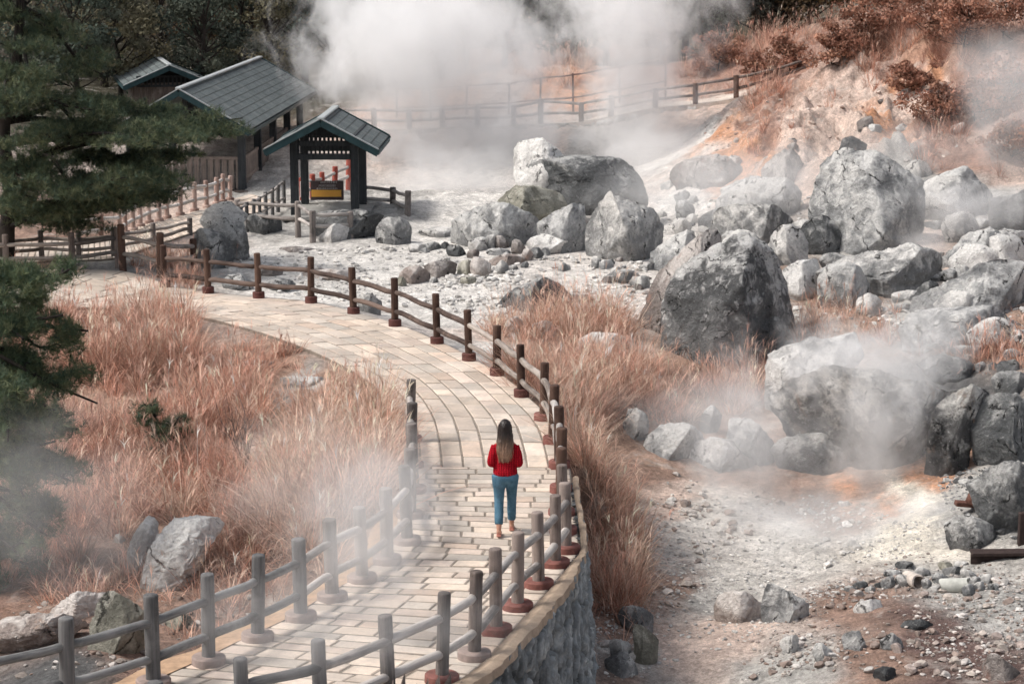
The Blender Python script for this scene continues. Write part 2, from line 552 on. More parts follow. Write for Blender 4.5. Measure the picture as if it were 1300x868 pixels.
# ground colours: soils, sinter and sulphur stains where they lie
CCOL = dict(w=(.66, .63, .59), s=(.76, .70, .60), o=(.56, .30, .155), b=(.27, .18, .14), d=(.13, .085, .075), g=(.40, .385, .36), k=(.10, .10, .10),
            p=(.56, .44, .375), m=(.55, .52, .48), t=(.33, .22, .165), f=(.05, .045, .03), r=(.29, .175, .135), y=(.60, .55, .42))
CP_ = [(600, 400, 'w'), (450, 350, 'w'), (680, 420, 'w'), (760, 400, 'w'), (640, 450, 'w'), (560, 310, 'w'), (350, 330, 'w'), (900, 660, 'm'), (950, 740, 'm'),
       (860, 700, 'm'), (600, 260, 'w'), (520, 380, 'w'), (400, 375, 'w'), (1165, 640, 's'), (1140, 665, 's'), (1070, 628, 'o'), (1128, 640, 'o'), (1040, 648, 'b'), (1090, 655, 'b'), (1000, 625, 'b'), (1100, 622, 'b'), (1110, 675, 'w'), (1000, 690, 'w'), (880, 740, 'b'), (1185, 655, 's'), (1170, 625, 's'), (1150, 680, 's'), (1030, 610, 'b'), (1210, 640, 'g'),
       (1200, 600, 'o'), (1000, 640, 'b'), (820, 600, 'b'), (900, 590, 'b'), (860, 640, 'p'), (1100, 770, 'b'), (1250, 850, 'd'), (1000, 850, 'g'), (1100, 850, 'b'),
       (800, 840, 'g'), (850, 820, 'p'), (950, 800, 'p'), (1200, 745, 'g'), (1260, 770, 'g'), (1270, 640, 'k'), (1230, 610, 'g'), (1240, 660, 'g'), (1290, 600, 'g'), (1180, 800, 'd'), (1050, 700, 'm'), (900, 760, 'g'),
       (300, 550, 't'), (100, 500, 't'), (200, 650, 't'), (400, 600, 't'), (430, 480, 't'), (400, 490, 'g'), (350, 470, 't'), (300, 560, 'p'), (470, 500, 't'), (100, 760, 'b'), (60, 700, 'r'), (50, 860, 'k'),
       (330, 800, 'b'), (200, 800, 'b'), (480, 540, 't'), (700, 520, 't'), (780, 560, 't'), (760, 700, 'b'), (700, 450, 't'), (650, 430, 'p'), (760, 640, 't'), (760, 780, 'b'), (780, 850, 'b'), (750, 740, 'b'), (770, 820, 'g'),
       (1050, 185, 'p'), (1100, 110, 'p'), (1150, 100, 'r'), (1135, 105, 'o'), (1000, 170, 'p'), (940, 205, 'o'), (1120, 160, 'o'), (1150, 130, 'p'), (1080, 150, 'p'), (1050, 140, 'p'), (970, 200, 'r'), (900, 170, 'w'),
       (920, 165, 'o'), (960, 150, 'r'), (1200, 130, 'r'), (1280, 100, 'r'), (1100, 50, 'r'), (1000, 100, 'r'), (900, 90, 'r'), (1180, 185, 'r'), (1230, 90, 'r'), (1190, 98, 'o'), (1170, 115, 'p'), (1210, 120, 'p'), (1020, 215, 'p'), (990, 215, 'o'),
       (1150, 225, 'g'), (1250, 250, 'g'), (1100, 330, 'g'), (1200, 400, 'g'), (980, 250, 'g'), (880, 260, 'w'), (850, 200, 'w'), (820, 300, 'w'), (1200, 330, 'p'), (1000, 420, 'g'), (1080, 400, 't'), (1280, 420, 't'),
       (1280, 200, 'p'), (1240, 200, 'r'), (1060, 370, 't'), (900, 480, 't'), (1200, 480, 'k'), (700, 162, 'p'), (850, 145, 'p'), (930, 128, 'p'), (600, 165, 'p'), (690, 110, 'o'), (640, 120, 'p'), (580, 120, 'o'), (730, 120, 'o'),
       (800, 105, 'r'), (850, 90, 'r'), (700, 80, 'r'), (620, 195, 'g'), (740, 190, 'g'), (800, 185, 'g'), (100, 290, 'b'), (60, 310, 'b'), (250, 262, 'p'), (300, 250, 'g'), (420, 262, 'g'), (370, 290, 'g'), (480, 265, 'g'),
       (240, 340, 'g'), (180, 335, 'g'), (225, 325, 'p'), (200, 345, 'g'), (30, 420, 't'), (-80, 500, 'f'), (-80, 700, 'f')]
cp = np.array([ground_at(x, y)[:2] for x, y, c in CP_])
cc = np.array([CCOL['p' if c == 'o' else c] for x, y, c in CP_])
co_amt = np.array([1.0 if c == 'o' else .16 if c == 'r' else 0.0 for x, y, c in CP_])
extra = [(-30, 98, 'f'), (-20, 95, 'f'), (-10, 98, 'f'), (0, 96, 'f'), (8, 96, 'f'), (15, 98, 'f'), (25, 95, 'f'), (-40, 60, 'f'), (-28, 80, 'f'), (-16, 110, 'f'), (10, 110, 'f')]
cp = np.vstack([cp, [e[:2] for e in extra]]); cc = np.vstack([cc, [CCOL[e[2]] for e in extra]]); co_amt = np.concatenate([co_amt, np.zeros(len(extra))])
def ground_col(P):
    n3 = np.column_stack([P, np.zeros(len(P))])
    W = P + .75 * np.stack([fbm(n3 * .7 + 3, 4, gain=.6), fbm(n3 * .7 + 40, 4, gain=.6) * 1.6], 1)
    out = np.empty((len(P), 3)); om = np.empty(len(P))
    sc = np.array([1, .42])
    for a in range(0, len(P), 10000):
        d2 = (((W[a:a + 10000, None] - cp[None]) * sc) ** 2).sum(2) + .02
        w = d2 ** -2.2
        ws = w.sum(1, keepdims=True)
        out[a:a + 10000] = (w @ cc) / ws
        om[a:a + 10000] = (w @ co_amt) / ws[:, 0]
    ov = fbm(n3 * [1.3, .8, 1] + 60, 6, gain=.68)
    om = (om * smooth(.62 - .75 * om, .85 - .75 * om, ov + .5) * .9)[:, None]
    out = out * (1 - om) + np.array([.50, .245, .13]) * om
    v = fbm(n3 * 2.3, 4, gain=.6)
    return out * (1 + .25 * v)[:, None]
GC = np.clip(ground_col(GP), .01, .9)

def ground_material():
    t = NT('ground_soil')
    a = t.n('ShaderNodeAttribute', attribute_name='Col')
    co = t.coord()
    n1 = t.noise(co, 3.0, 8, .68, .3)
    n2 = t.noise(co, 15, 6, .7)
    n3 = t.noise(co, 60, 3, .7)
    vor = t.n('ShaderNodeTexVoronoi', i_Scale=11.0); t.l(co, vor.inputs['Vector'])
    vor2 = t.n('ShaderNodeTexVoronoi', i_Scale=27.0); t.l(co, vor2.inputs['Vector'])
    s = t.math('MULTIPLY', t.mapr(n1, .3, .7, .62, 1.32), t.mapr(n2, .28, .72, .7, 1.28))
    s = t.math('MULTIPLY', s, t.mapr(n3, .3, .7, .82, 1.18))
    sep = t.n('ShaderNodeSeparateColor'); t.l(vor.outputs['Color'], sep.inputs[0])
    s = t.math('MULTIPLY', s, t.mapr(sep.outputs[0], 0, 1, .86, 1.12))
    sep2 = t.n('ShaderNodeSeparateColor'); t.l(vor2.outputs['Color'], sep2.inputs[0])
    s = t.math('MULTIPLY', s, t.mapr(sep2.outputs[1], 0, 1, .86, 1.12))
    sc = t.n('ShaderNodeVectorMath', operation='SCALE'); t.l(a.outputs['Color'], sc.inputs[0]); t.l(s, sc.inputs['Scale'])
    # grey pebbly wash and dark damp spots
    wash = t.noise(co, 1.1, 7, .7, .5)
    c = t.mix(t.mapr(wash, .56, .68, 0, .55), sc.outputs[0], (.50, .47, .43))
    c = t.mix(t.mapr(t.noise(co, 1.9, 8, .72, .8), .40, .31, 0, .6), c, (.13, .115, .10))
    h = t.math('ADD', t.math('MULTIPLY', n1, .9), t.math('MULTIPLY', n2, .4))
    h = t.math('SUBTRACT', h, t.math('MULTIPLY', vor.outputs['Distance'], .10))
    h = t.math('SUBTRACT', h, t.math('MULTIPLY', vor2.outputs['Distance'], .06))
    return t.done(c, .95, t.bump(h, .8, .13), .15)
M = {}
M['ground'] = ground_material()
nx, ny = len(GX), len(GY)
ii, jj = np.meshgrid(np.arange(nx - 1), np.arange(ny - 1))
k = (jj * nx + ii).ravel()
quads = np.stack([k, k + 1, k + nx + 1, k + nx], 1)
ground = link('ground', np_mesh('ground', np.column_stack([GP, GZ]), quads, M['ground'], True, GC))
tag(ground, 'pale volcanic ground with white sinter, orange sulphur stains and brown soil', 'ground', kind='structure')

# ------------------------------------------------------------------ paving
def slab_mat():
    t = NT('paving_stone')
    a = t.n('ShaderNodeAttribute', attribute_name='Col')
    co = t.coord()
    n1 = t.noise(co, 2.2, 6, .65, .4); n2 = t.noise(co, 16, 5, .7)
    s = t.math('MULTIPLY', t.mapr(n1, .3, .7, .80, 1.14), t.mapr(n2, .3, .7, .88, 1.1))
    sc = t.n('ShaderNodeVectorMath', operation='SCALE'); t.l(a.outputs['Color'], sc.inputs[0]); t.l(s, sc.inputs['Scale'])
    c = t.mix(t.mapr(t.noise(co, .9, 6, .7, .5), .52, .68, 0, .6), sc.outputs[0], (.31, .29, .265))
    return t.done(c, t.mapr(n1, .3, .7, .55, .9), t.bump(n2, .25, .015), .3)
M['slab'] = slab_mat()
M['mortar'] = plain_mat('paving_mortar', (.235, .20, .165), .95, .35, 12, .5)

SLABC = np.array([(.61, .53, .455), (.63, .545, .46), (.62, .53, .46), (.59, .525, .46), (.61, .50, .415), (.55, .50, .44), (.51, .47, .42), (.66, .585, .51), (.56, .49, .42)])
pv = MB()
rs = random.Random(5)
def slab(corners, edge=.017, z0=0.0):
    C = np.array(corners)
    z = z0 + rs.uniform(-.006, .006)
    la = (np.linalg.norm(C[1] - C[0]) + np.linalg.norm(C[2] - C[3])) / 2
    lb = (np.linalg.norm(C[3] - C[0]) + np.linalg.norm(C[2] - C[1])) / 2
    def inset(g, j=0.0):
        a, b = min(.4, g / la), min(.4, g * 1.35 / lb)
        out = []
        for (fa, fb) in ((a, b), (1 - a, b), (1 - a, 1 - b), (a, 1 - b)):
            fa += rs.uniform(-j, j) / la; fb += rs.uniform(-j, j) / lb
            out.append((C[0] * (1 - fa) + C[1] * fa) * (1 - fb) + (C[3] * (1 - fa) + C[2] * fa) * fb)
        return np.array(out)
    o = inset(edge, .004); ti = o + (inset(edge + .012) - inset(edge))
    o2 = o.copy(); o[:, 2] = z - .03; o2[:, 2] = z - .008; ti[:, 2] = z + np.array([rs.uniform(-.002, .002) for _ in range(4)])
    col = np.array([1.0, .965, .94]) * np.array(SLABC[rs.choices(range(9), [5, 4, 4, 4, 2, 2, 1.6, 3, 2])[0]]) * rs.uniform(.76, 1.12)
    Q = [[8, 9, 10, 11]]
    for k in range(4):
        m = (k + 1) % 4
        Q += [[k, m, 4 + m, 4 + k], [4 + k, 4 + m, 8 + m, 8 + k]]
    pv.add(np.vstack([o, o2, ti]), Q, col=col)

S_TR = float(np.interp(14.0, np.linspace(0, len(PAIRS) - 1, NS), ARC))     # where the coursing changes direction
s = .3
while s < S_TR:                                  # near part: courses run across the walk
    d = rs.uniform(.23, .31)
    d = min(d, S_TR - s)
    if d > .05:
        w = float(np.linalg.norm(path_at(s, np.array(1.)) - path_at(s, np.array(0.))))
        x = 0.0
        while x < w - .02:
            ln = rs.uniform(.34, .66)
            if w - x - ln < .2: ln = w - x
            f0, f1 = x / w, min(1, (x + ln) / w)
            A = [path_at(s, np.array(f0)), path_at(s, np.array(f1)), path_at(s + d, np.array(f1)), path_at(s + d, np.array(f0))]
            slab(A)
            x += ln
    s += d
NR = 8
for r in range(NR):                              # far part: courses follow the walk
    f0, f1 = r / NR, (r + 1) / NR
    s = S_TR
    while s < ARC[-1] - .2:
        ln = rs.uniform(.45, 1.1)
        slab([path_at(s, np.array(f0)), path_at(s, np.array(f1)), path_at(s + ln, np.array(f1)), path_at(s + ln, np.array(f0))])
        s += ln
# the walk up to the pavilion: smaller plain slabs
n2 = len(L2)
for a in range(0, n2 - 1, 1):
    for r in range(4):
        f0, f1 = r / 4, (r + 1) / 4
        P = [L2[a] * (1 - f0) + R2[a] * f0, L2[a + 1] * (1 - f0) + R2[a + 1] * f0, L2[a + 1] * (1 - f1) + R2[a + 1] * f1, L2[a] * (1 - f1) + R2[a] * f1]
        slab(P)
def strip(mb, A, B, za, zb=None, col=None):
    n = len(A)
    V = np.vstack([A, B]).copy(); V[:n, 2] = za; V[n:, 2] = za if zb is None else zb
    i = np.arange(n - 1)
    mb.add(V, np.stack([i, i + 1, n + i + 1, n + i], 1), col=col)
path = pv.build('path', M['slab'], None, False)
tag(path, 'curving footpath paved with cream, peach and grey stone slabs', 'path', kind='structure')
bed = MB()
for A, B in ((LE, RE), (L2, R2)):
    strip(bed, A, B, -.014)
    strip(bed, A, A, -.02, -.3); strip(bed, B, B, -.02, -.3)
tag(bed.build('path_bed', M['mortar'], None, False), 'grey mortar bed showing in the joints between the path slabs', 'mortar bed', kind='structure')
# tan concrete edging along the near part, left side
M['tan'] = plain_mat('tan_concrete', (.40, .265, .17), .9, .3, 7, .4)
M['tan_l'] = plain_mat('sandy_concrete', (.38, .29, .215), .9, .28, 6, .5)
k0, k1 = 12, int(np.searchsorted(ARC, S_TR)) - 18
ed = MB()
oL = LE - chord * .34
nn = fbm(LE * 1.7, 3)
strip(ed, LE[k0:k1] + chord[k0:k1] * .02, (oL + chord * (.1 * nn[:, None]))[k0:k1], .006, -.01)
strip(ed, (oL + chord * (.1 * nn[:, None]))[k0:k1], (oL + chord * (.1 * nn[:, None]))[k0:k1], -.01, -.4)
tag(ed.build('path_kerb', M['tan'], None, True), 'worn orange tan concrete edging on the left side of the path', 'kerb', kind='structure')
# ------------------------------------------------------------------ fences
M['wood_dark'] = wood_mat('dark_brown_wood', (.040, .022, .017), (.125, .075, .055))
M['wood_grey'] = wood_mat('weathered_grey_wood', (.085, .075, .070), (.27, .235, .215))
M['wood_char'] = wood_mat('charcoal_grey_wood', (.055, .055, .056), (.165, .16, .158))
M['wood_mid'] = wood_mat('grey_brown_wood', (.085, .066, .058), (.27, .22, .195))
M['wood_pale'] = wood_mat('pale_pink_wood', (.26, .17, .14), (.50, .38, .33))
M['wood_red'] = wood_mat('red_painted_wood', (.22, .045, .035), (.40, .11, .08))
M['wood_white'] = wood_mat('whitish_wood', (.42, .38, .35), (.66, .62, .58))
for key, src in (('rail_dark', ((.045, .030, .025), (.16, .115, .095))), ('rail_grey', ((.19, .17, .158), (.50, .46, .43))), ('rail_char', ((.075, .075, .075), (.24, .235, .23))),
                 ('rail_mid', ((.14, .115, .10), (.40, .35, .31)))):
    M[key] = wood_mat(key.replace('_', '_wood_'), *src, ax=0)
M['base_red'] = plain_mat('red_brown_footing', (.20, .082, .068), .85, .3, 10, .3)
M['base_grey'] = plain_mat('pinkish_concrete_footing', (.29, .225, .20), .9, .25, 9, .3)
M['base_dark'] = plain_mat('dark_red_footing', (.11, .045, .038), .85, .3, 10, .3)

def post_mesh(h, r, seed, square=False):
    mb = MB()
    zs = [-.25, 0, h * .25, h * .5, h * .75, h - .03, h - .008, h]
    rr = [r, r, r * .99, r, r * .985, r, r * .96, r * .84]
    mb.tube([[0, 0, z] for z in zs], rr, 4 if square else 18, True, .05, seed, nscale=5)
    return mb

def fence(name, label, posts, mats, group=None, rails=(.30, .70), r=.078, rr=.052, base=(.185, .085), rail_skip=(), cat='fence', base_mat=None, dz=0.0):
    """posts: list of (x, y, z, height). One thing: each post (> footing) and each rail is a part."""
    P0 = np.array(posts[0][:3])
    root = empty(name, P0, label, cat, group)
    top = []
    for k, (x, y, z, h) in enumerate(posts):
        mp = mats['post'](k) if callable(mats['post']) else mats['post']
        po = post_mesh(h + rs.uniform(-.02, .02), r * rs.uniform(.94, 1.07), k * 3.1 + x).build('post', mp, root, True, np.array([x, y, z]) - P0)
        po.rotation_euler = (rs.uniform(-.03, .03), rs.uniform(-.03, .03), rs.uniform(0, 6))
        auto_smooth(po, 50)
        if base:
            b = MB()
            br, bh = base(k) if callable(base) else base
            b.tube([[0, 0, -.2], [0, 0, bh - .012], [0, 0, bh]], [br, br, br - .012], 26, True, .012, k)
            fm = base_mat(k) if callable(base_mat) else base_mat
            bo = b.build('footing', fm, po)
            auto_smooth(bo, 40)
    for k in range(len(posts) - 1):
        if k in rail_skip: continue
        a, b = posts[k], posts[k + 1]
        for fr in rails:
            A = np.array([a[0], a[1], a[2] + a[3] * fr]); B = np.array([b[0], b[1], b[2] + b[3] * fr])
            d = B - A; L = np.linalg.norm(d); d /= L
            n = 7
            mb = MB()
            rad = rr * (1 + rs.uniform(-.08, .08))
            pts = [[x, .018 * math.sin(x * 2 + k), .016 * math.sin(x * 3 + k * 2)] for x in np.linspace(-.0, L, n)]
            pts[0][1:] = [0, 0]; pts[-1][1:] = [0, 0]
            mb.tube(pts, rad, 14, True, .10, k * 7.7 + fr, nscale=4)
            mr = mats['rail'](k) if callable(mats['rail']) else mats['rail']
            ro = mb.build('rail', mr, root, True, A - P0)
            ro.rotation_mode = 'QUATERNION'
            ro.rotation_quaternion = Vector((1, 0, 0)).rotation_difference(Vector(d))
    return root

def posts_px(lst, z=0.0, hmin=None):
    """(px, top y, base y) -> posts standing on level z"""
    out = []
    for x, yt, yb in lst:
        B = at_z(x, yb, z)
        T = at_Y(x, yt, B[1])
        out.append((B[0], B[1], z, T[2] - z))
    return out

RIGHT = [(200, 866, 988), (310, 836, 953), (408, 811, 926), (494, 779, 891), (561, 750, 864), (602, 723, 834), (630, 697, 802), (657, 673, 772), (684, 649, 744), (705, 628, 717.5),
         (718.5, 611, 699), (715, 588, 676), (713, 569, 653), (712, 544, 624), (710, 515.5, 593), (702, 488, 562), (690, 461, 532.5),
         (662, 436, 503), (631, 414.5, 476), (595.5, 393.6, 457), (555, 373, 436), (501.5, 353, 413.5), (449, 339.5, 398), (395, 326, 384), (328.5, 321, 378), (264.5, 316, 371.5), (209, 311.5, 364)]
def pm(k): return M['wood_char'] if k < 3 else (M['wood_grey'] if k < 5 else M['wood_mid'] if k < 12 else M['wood_dark'])
def rm(k): return M['rail_char'] if k < 2 else (M['rail_grey'] if k < 15 else M['rail_mid'] if k < 19 else M['rail_dark'])
def bsz(k): return (.19, .085) if k < 13 else (.165, .11) if k < 17 else (.135, .14)
def bm_(k): return M['base_grey'] if k in (2, 5) else (M['base_red'] if k < 17 and k != 3 else M['base_dark'])
fr_right = fence('wooden_fence', 'long round-post fence with red footings along the outer right edge of the path', posts_px(RIGHT), dict(post=pm, rail=rm), None, base=bsz, base_mat=bm_, r=.076)

LEFT = [(-160, 845, 968), (-32, 813, 931), (86, 783, 902), (195, 755, 870), (265, 729, 841), (327, 704, 811), (382, 682, 785), (422, 660, 760), (460, 641, 737), (491.5, 620, 713),
        (517, 592, 689), (520.5, 571, 656), (525, 538, 624), (522, 510, 592), (520.5, 481.5, 559)]
def pmL(k): return M['wood_char'] if k < 7 else M['wood_grey']
def rmL(k): return M['rail_char'] if k < 6 else M['rail_grey']
fr_left = fence('wooden_fence', 'grey log fence on the left side of the path, nearest the camera', posts_px(LEFT), dict(post=pmL, rail=rmL), None, base=(.19, .085), base_mat=lambda k: M['base_grey'] if k < 12 else M['base_red'], r=.08)

# short dark stretches where the fence opens by the side path
fence('wooden_fence', 'short dark brown fence of two rail spans between the side path and the tilted slab', posts_px([(156, 285, 338), (203.5, 295, 347.5), (246.5, 303.5, 335)]),
      dict(post=M['wood_dark'], rail=M['rail_mid']), None, base=None, r=.085)
fence('wooden_fence', 'grey brown fence left of the side path, partly behind the big pine trunk', posts_px([(-60, 300, 345), (8, 298, 342), (92.5, 296, 339.5), (150, 289, 333)]),
      dict(post=M['wood_mid'], rail=M['rail_mid']), None, base=None, r=.08)
fence('wooden_fence', 'low grey fence on the near edge of the sloping walk below the pale fence', posts_px([(-10, 300, 333), (53, 293, 326), (100, 294, 327), (145, 289, 325), (195, 283.5, 310.5), (241, 277.5, 295.5)]),
      dict(post=M['wood_grey'], rail=M['rail_mid']), None, base=None, r=.07, rr=.045)
fence('wooden_fence', 'pale pinkish fence curving up the walk towards the pavilion', posts_px([(100, 276, 309), (128, 272, 304), (151.6, 270, 300), (159, 264.5, 296), (169, 257, 292), (178, 252, 287), (189.5, 247, 282.5), (202, 243, 280), (212, 239.5, 276),
      (229, 235, 272.5), (247, 231.5, 267.5), (262.5, 229, 263), (275, 225, 258.5), (283, 221.5, 256), (292, 223.5, 253.5)]),
      dict(post=M['wood_pale'], rail=M['wood_white']), None, base=(.13, .07), base_mat=M['wood_pale'], r=.07, rr=.05, rails=(.36, .80))
fence('wooden_fence', 'grey rail fence standing just in front of the small gate roof', posts_px([(301, 254, 286), (378.5, 255, 294.5), (397, 268, 300), (445, 268, 298)]),
      dict(post=M['wood_grey'], rail=M['rail_grey']), None, base=None, r=.08, rails=(.42, .86))
fence('wooden_fence', 'grey rail fence behind the small gate roof, ending in the steam', posts_px([(448.7, 231, 263), (498.6, 237, 264), (517.5, 243, 276)]),
      dict(post=M['wood_grey'], rail=M['rail_grey']), None, base=None, r=.09, rails=(.34, .82))
fence('wooden_fence', 'fence with red posts and whitish top rail climbing behind the sign', posts_px([(384, 225, 254), (397, 221.5, 251), (410, 218, 249), (425, 211, 243), (442, 203, 235)]),
      dict(post=M['wood_red'], rail=M['wood_white']), None, base=None, r=.085, rails=(.35, .72))
# grey picket fence receding left of the gate roof
pk = [(306, 262, 292), (314, 257.5, 288), (322, 253, 284), (330, 248.5, 280), (338, 244, 276), (346, 238.5, 271), (353, 233.5, 267), (361, 228.5, 262)]
fence('picket_fence', 'grey railing of close pale-capped posts left of the small gate roof', posts_px(pk), dict(post=M['wood_char'], rail=M['rail_grey']), None, base=None, r=.055, rr=.04, rails=(.3, .9))
for j, (x, y) in enumerate([(330, 246), (345, 236), (360, 226)]):
    pass

# far upper walk with its wall and fence
WK = np.array([at_Y(x, y, Y) for x, y, Y in [(430, 168, 79), (500, 168, 79), (560, 166, 79), (620, 164, 79), (690, 161, 79), (740, 158, 79), (780, 151, 79), (830, 141, 79), (883, 136, 79), (935, 128, 79), (985, 112, 79.3), (1035, 93, 79.6), (1100, 66, 80.5)]])
WKs = catmull(WK, 80)
up = MB()
nb = WKs + [0, 2.3, 0]
strip(up, WKs[:, :] , nb, 0); V = up.V[0]; V[:80] = WKs + [0, 0, .10]; V[80:] = nb + [0, 0, .13]
V0 = WKs + [0, -.05, .10]; V1 = WKs + [0, -.05, -.4]
up.add(np.vstack([V0, V1]), np.stack([np.arange(79), np.arange(79) + 1, np.arange(79) + 81, np.arange(79) + 80], 1))
M['pale_earth'] = plain_mat('pale_earth', (.60, .52, .45), .95, .2, 4, .4)
tag(up.build('upper_path', M['pale_earth'], None, True), 'pale earth walk cut across the steaming slope at the back', 'path', kind='structure')
# stone retaining wall below the upper walk
def stone_face(top, bottom, n_u, n_v, cell, amp, seed, flip=False, shear=0.0):
    """displaced masonry face between two polylines; returns verts, quads, colour factor"""
    A = catmull(top, n_u); B = catmull(bottom, n_u)
    f = np.linspace(0, 1, n_v)[:, None, None]
    P = A[None] * (1 - f) + B[None] * f
    du = np.gradient(P, axis=1); dv = np.gradient(P, axis=0)
    N = np.cross(dv, du); N /= np.linalg.norm(N, axis=2, keepdims=True) + 1e-9
    if flip: N = -N
    P = P.reshape(-1, 3); N = N.reshape(-1, 3)
    arc = np.concatenate([[0], np.cumsum(np.linalg.norm(np.diff(A, axis=0), axis=1))])
    h = np.linalg.norm(A - B, axis=1).mean()
    U = np.stack([np.tile(arc, n_v), np.repeat(np.linspace(0, h, n_v), n_u)], 1)
    U[:, 0] += shear * U[:, 1]
    w = np.column_stack([U, np.zeros(len(U))])
    U = U + .05 * np.stack([fbm(w * 4 + seed, 3), fbm(w * 4 + seed + 31, 3)], 1)
    g = U / cell
    ci = np.floor(g).astype(np.int64)
    d1 = np.full(len(U), 9.); d2 = np.full(len(U), 9.); idr = np.zeros(len(U))
    for a in (-1, 0, 1):
        for b in (-1, 0, 1):
            c = ci + [a, b]
            jx = _hash(c[:, 0], c[:, 1], np.full(len(c), seed)) * .42 + .5
            jy = _hash(c[:, 0], c[:, 1], np.full(len(c), seed + 5)) * .42 + .5
            d = np.hypot(g[:, 0] - c[:, 0] - jx, g[:, 1] - c[:, 1] - jy)
            hh = _hash(c[:, 0], c[:, 1], np.full(len(c), seed + 9))
            closer = d < d1
            d2 = np.where(closer, d1, np.minimum(d2, d)); idr = np.where(closer, hh, idr); d1 = np.where(closer, d, d1)
    edge = smooth(0, .22, d2 - d1)
    disp = amp * (edge - 1 + .35 * idr + .5 * fbm(P * 3.5, 4, gain=.6) + .35 * fbm(P * 11, 3, ridged=True))
    P = P + N * disp[:, None]
    k = (np.arange(n_v - 1)[:, None] * n_u + np.arange(n_u - 1)[None]).ravel()
    Q = np.stack([k, k + 1, k + n_u + 1, k + n_u], 1)
    if not flip: Q = Q[:, ::-1]
    return P, Q, edge, idr

M['masonry'] = attr_mat('stone_masonry', .92, 0, .4, 7)
top = WK[1:9] + [0, -.06, .08]; bot = np.array([[p[0], p[1] - .75, -.35] for p in top])
P, Q, e, i_ = stone_face(top, bot, 260, 26, np.array([.55, .34]), .16, 3)
c = (np.array([.40, .385, .36]) * (1 + .3 * i_[:, None])) * (.55 + .45 * e[:, None])
wall_far = link('stone_wall', np_mesh('stone_wall', P, Q, M['masonry'], True, c))
tag(wall_far, 'pale stone retaining wall under the walk across the far slope', 'wall')

def wk_posts(lst):
    out = []
    for x, yt in lst:
        p = np.array([np.interp((x - CX) / F, WKs[:, 0] / (WKs[:, 1] * CP + (H0 - WKs[:, 2]) * SP), WKs[:, k]) for k in range(3)])
        T = at_Y(x, yt, p[1])
        out.append((p[0], p[1] + .12, p[2] + .09, max(.5, T[2] - p[2] - .09)))
    return out
fence('wooden_fence', 'dark fence along the far upper walk, half lost in steam', wk_posts([(440, 138), (475, 138), (520, 138), (562, 137), (606, 135), (652, 133), (686.5, 126), (738, 130), (776, 122), (832, 112), (883, 106), (935, 96), (985, 86), (1035, 74)]),
      dict(post=M['wood_dark'], rail=M['wood_mid']), None, base=None, r=.10, rr=.05, rails=(.42, .9))
# thin handrail on the uphill side of the far walk
hp = wk_posts([(500, 128), (545, 126), (591, 122), (646, 120), (686, 113), (730, 108), (790, 98), (850, 85)])
hp = [(x, y + 2.0, z + .03, h + .25) for x, y, z, h in hp]
M['rusty'] = plain_mat('rusty_steel', (.12, .055, .04), .8, .4, 12, .3)
fence('handrail', 'thin rusty pipe handrail on the uphill side of the far walk', hp, dict(post=M['rusty'], rail=M['rusty']), None, base=None, r=.04, rr=.03, rails=(.45, .97), cat='handrail')

# ------------------------------------------------------------------ retaining wall on the right of the path
k0 = 6; k1 = int(np.interp(13.6, np.linspace(0, len(PAIRS) - 1, NS), np.arange(NS)))
capw = np.full(NS, .15)
capw = capw * smooth(k1 - 34, k1 - 74, np.arange(NS)) + .05
capw = capw + .035 * fbm(RE * 2.4, 3)
OUT = RE + chord * capw[:, None]
wall_root = empty('retaining_wall', OUT[k0] * [1, 1, 0], 'dark slate retaining wall with a sandy concrete top, holding up the right edge of the path', 'wall')
w0 = np.array(wall_root.location)
tp = OUT[k0:k1:6].copy(); tp[:, 2] = .035
bt = tp + chord[k0:k1:6] * .22; bt[:, 2] = -2.7
P, Q, e, i_ = stone_face(tp, bt, 620, 110, np.array([.15, .52]), .11, 21, flip=False, shear=.45)
cn = fbm(P * 1.6, 4)
lichen = smooth(.12, .5, fbm(P * 4 + 11, 5, gain=.65))
c = np.array([.20, .212, .215]) * (1 + .45 * i_[:, None] + .25 * cn[:, None]) * (.5 + .5 * e[:, None]) + lichen[:, None] * np.array([.20, .20, .19])
link('stone_face', np_mesh('stone_face', P - w0, Q, M['masonry'], True, np.clip(c, .01, 1)), wall_root)
cap = MB()
inn = RE[k0:k1] + chord[k0:k1] * .015
ou = OUT[k0:k1] + chord[k0:k1] * (.045 + .03 * fbm(RE[k0:k1] * 9, 3))[:, None]
mid_ = (inn + ou) / 2
strip(cap, inn - w0, mid_ - w0, .03, .055); strip(cap, mid_ - w0, ou - w0, .055, .045); strip(cap, ou - w0, ou - w0 + chord[k0:k1] * .01, .045, -.06)
strip(cap, inn - w0, inn - w0, .03, -.1)
capo = cap.build('cap', M['tan_l'], wall_root)
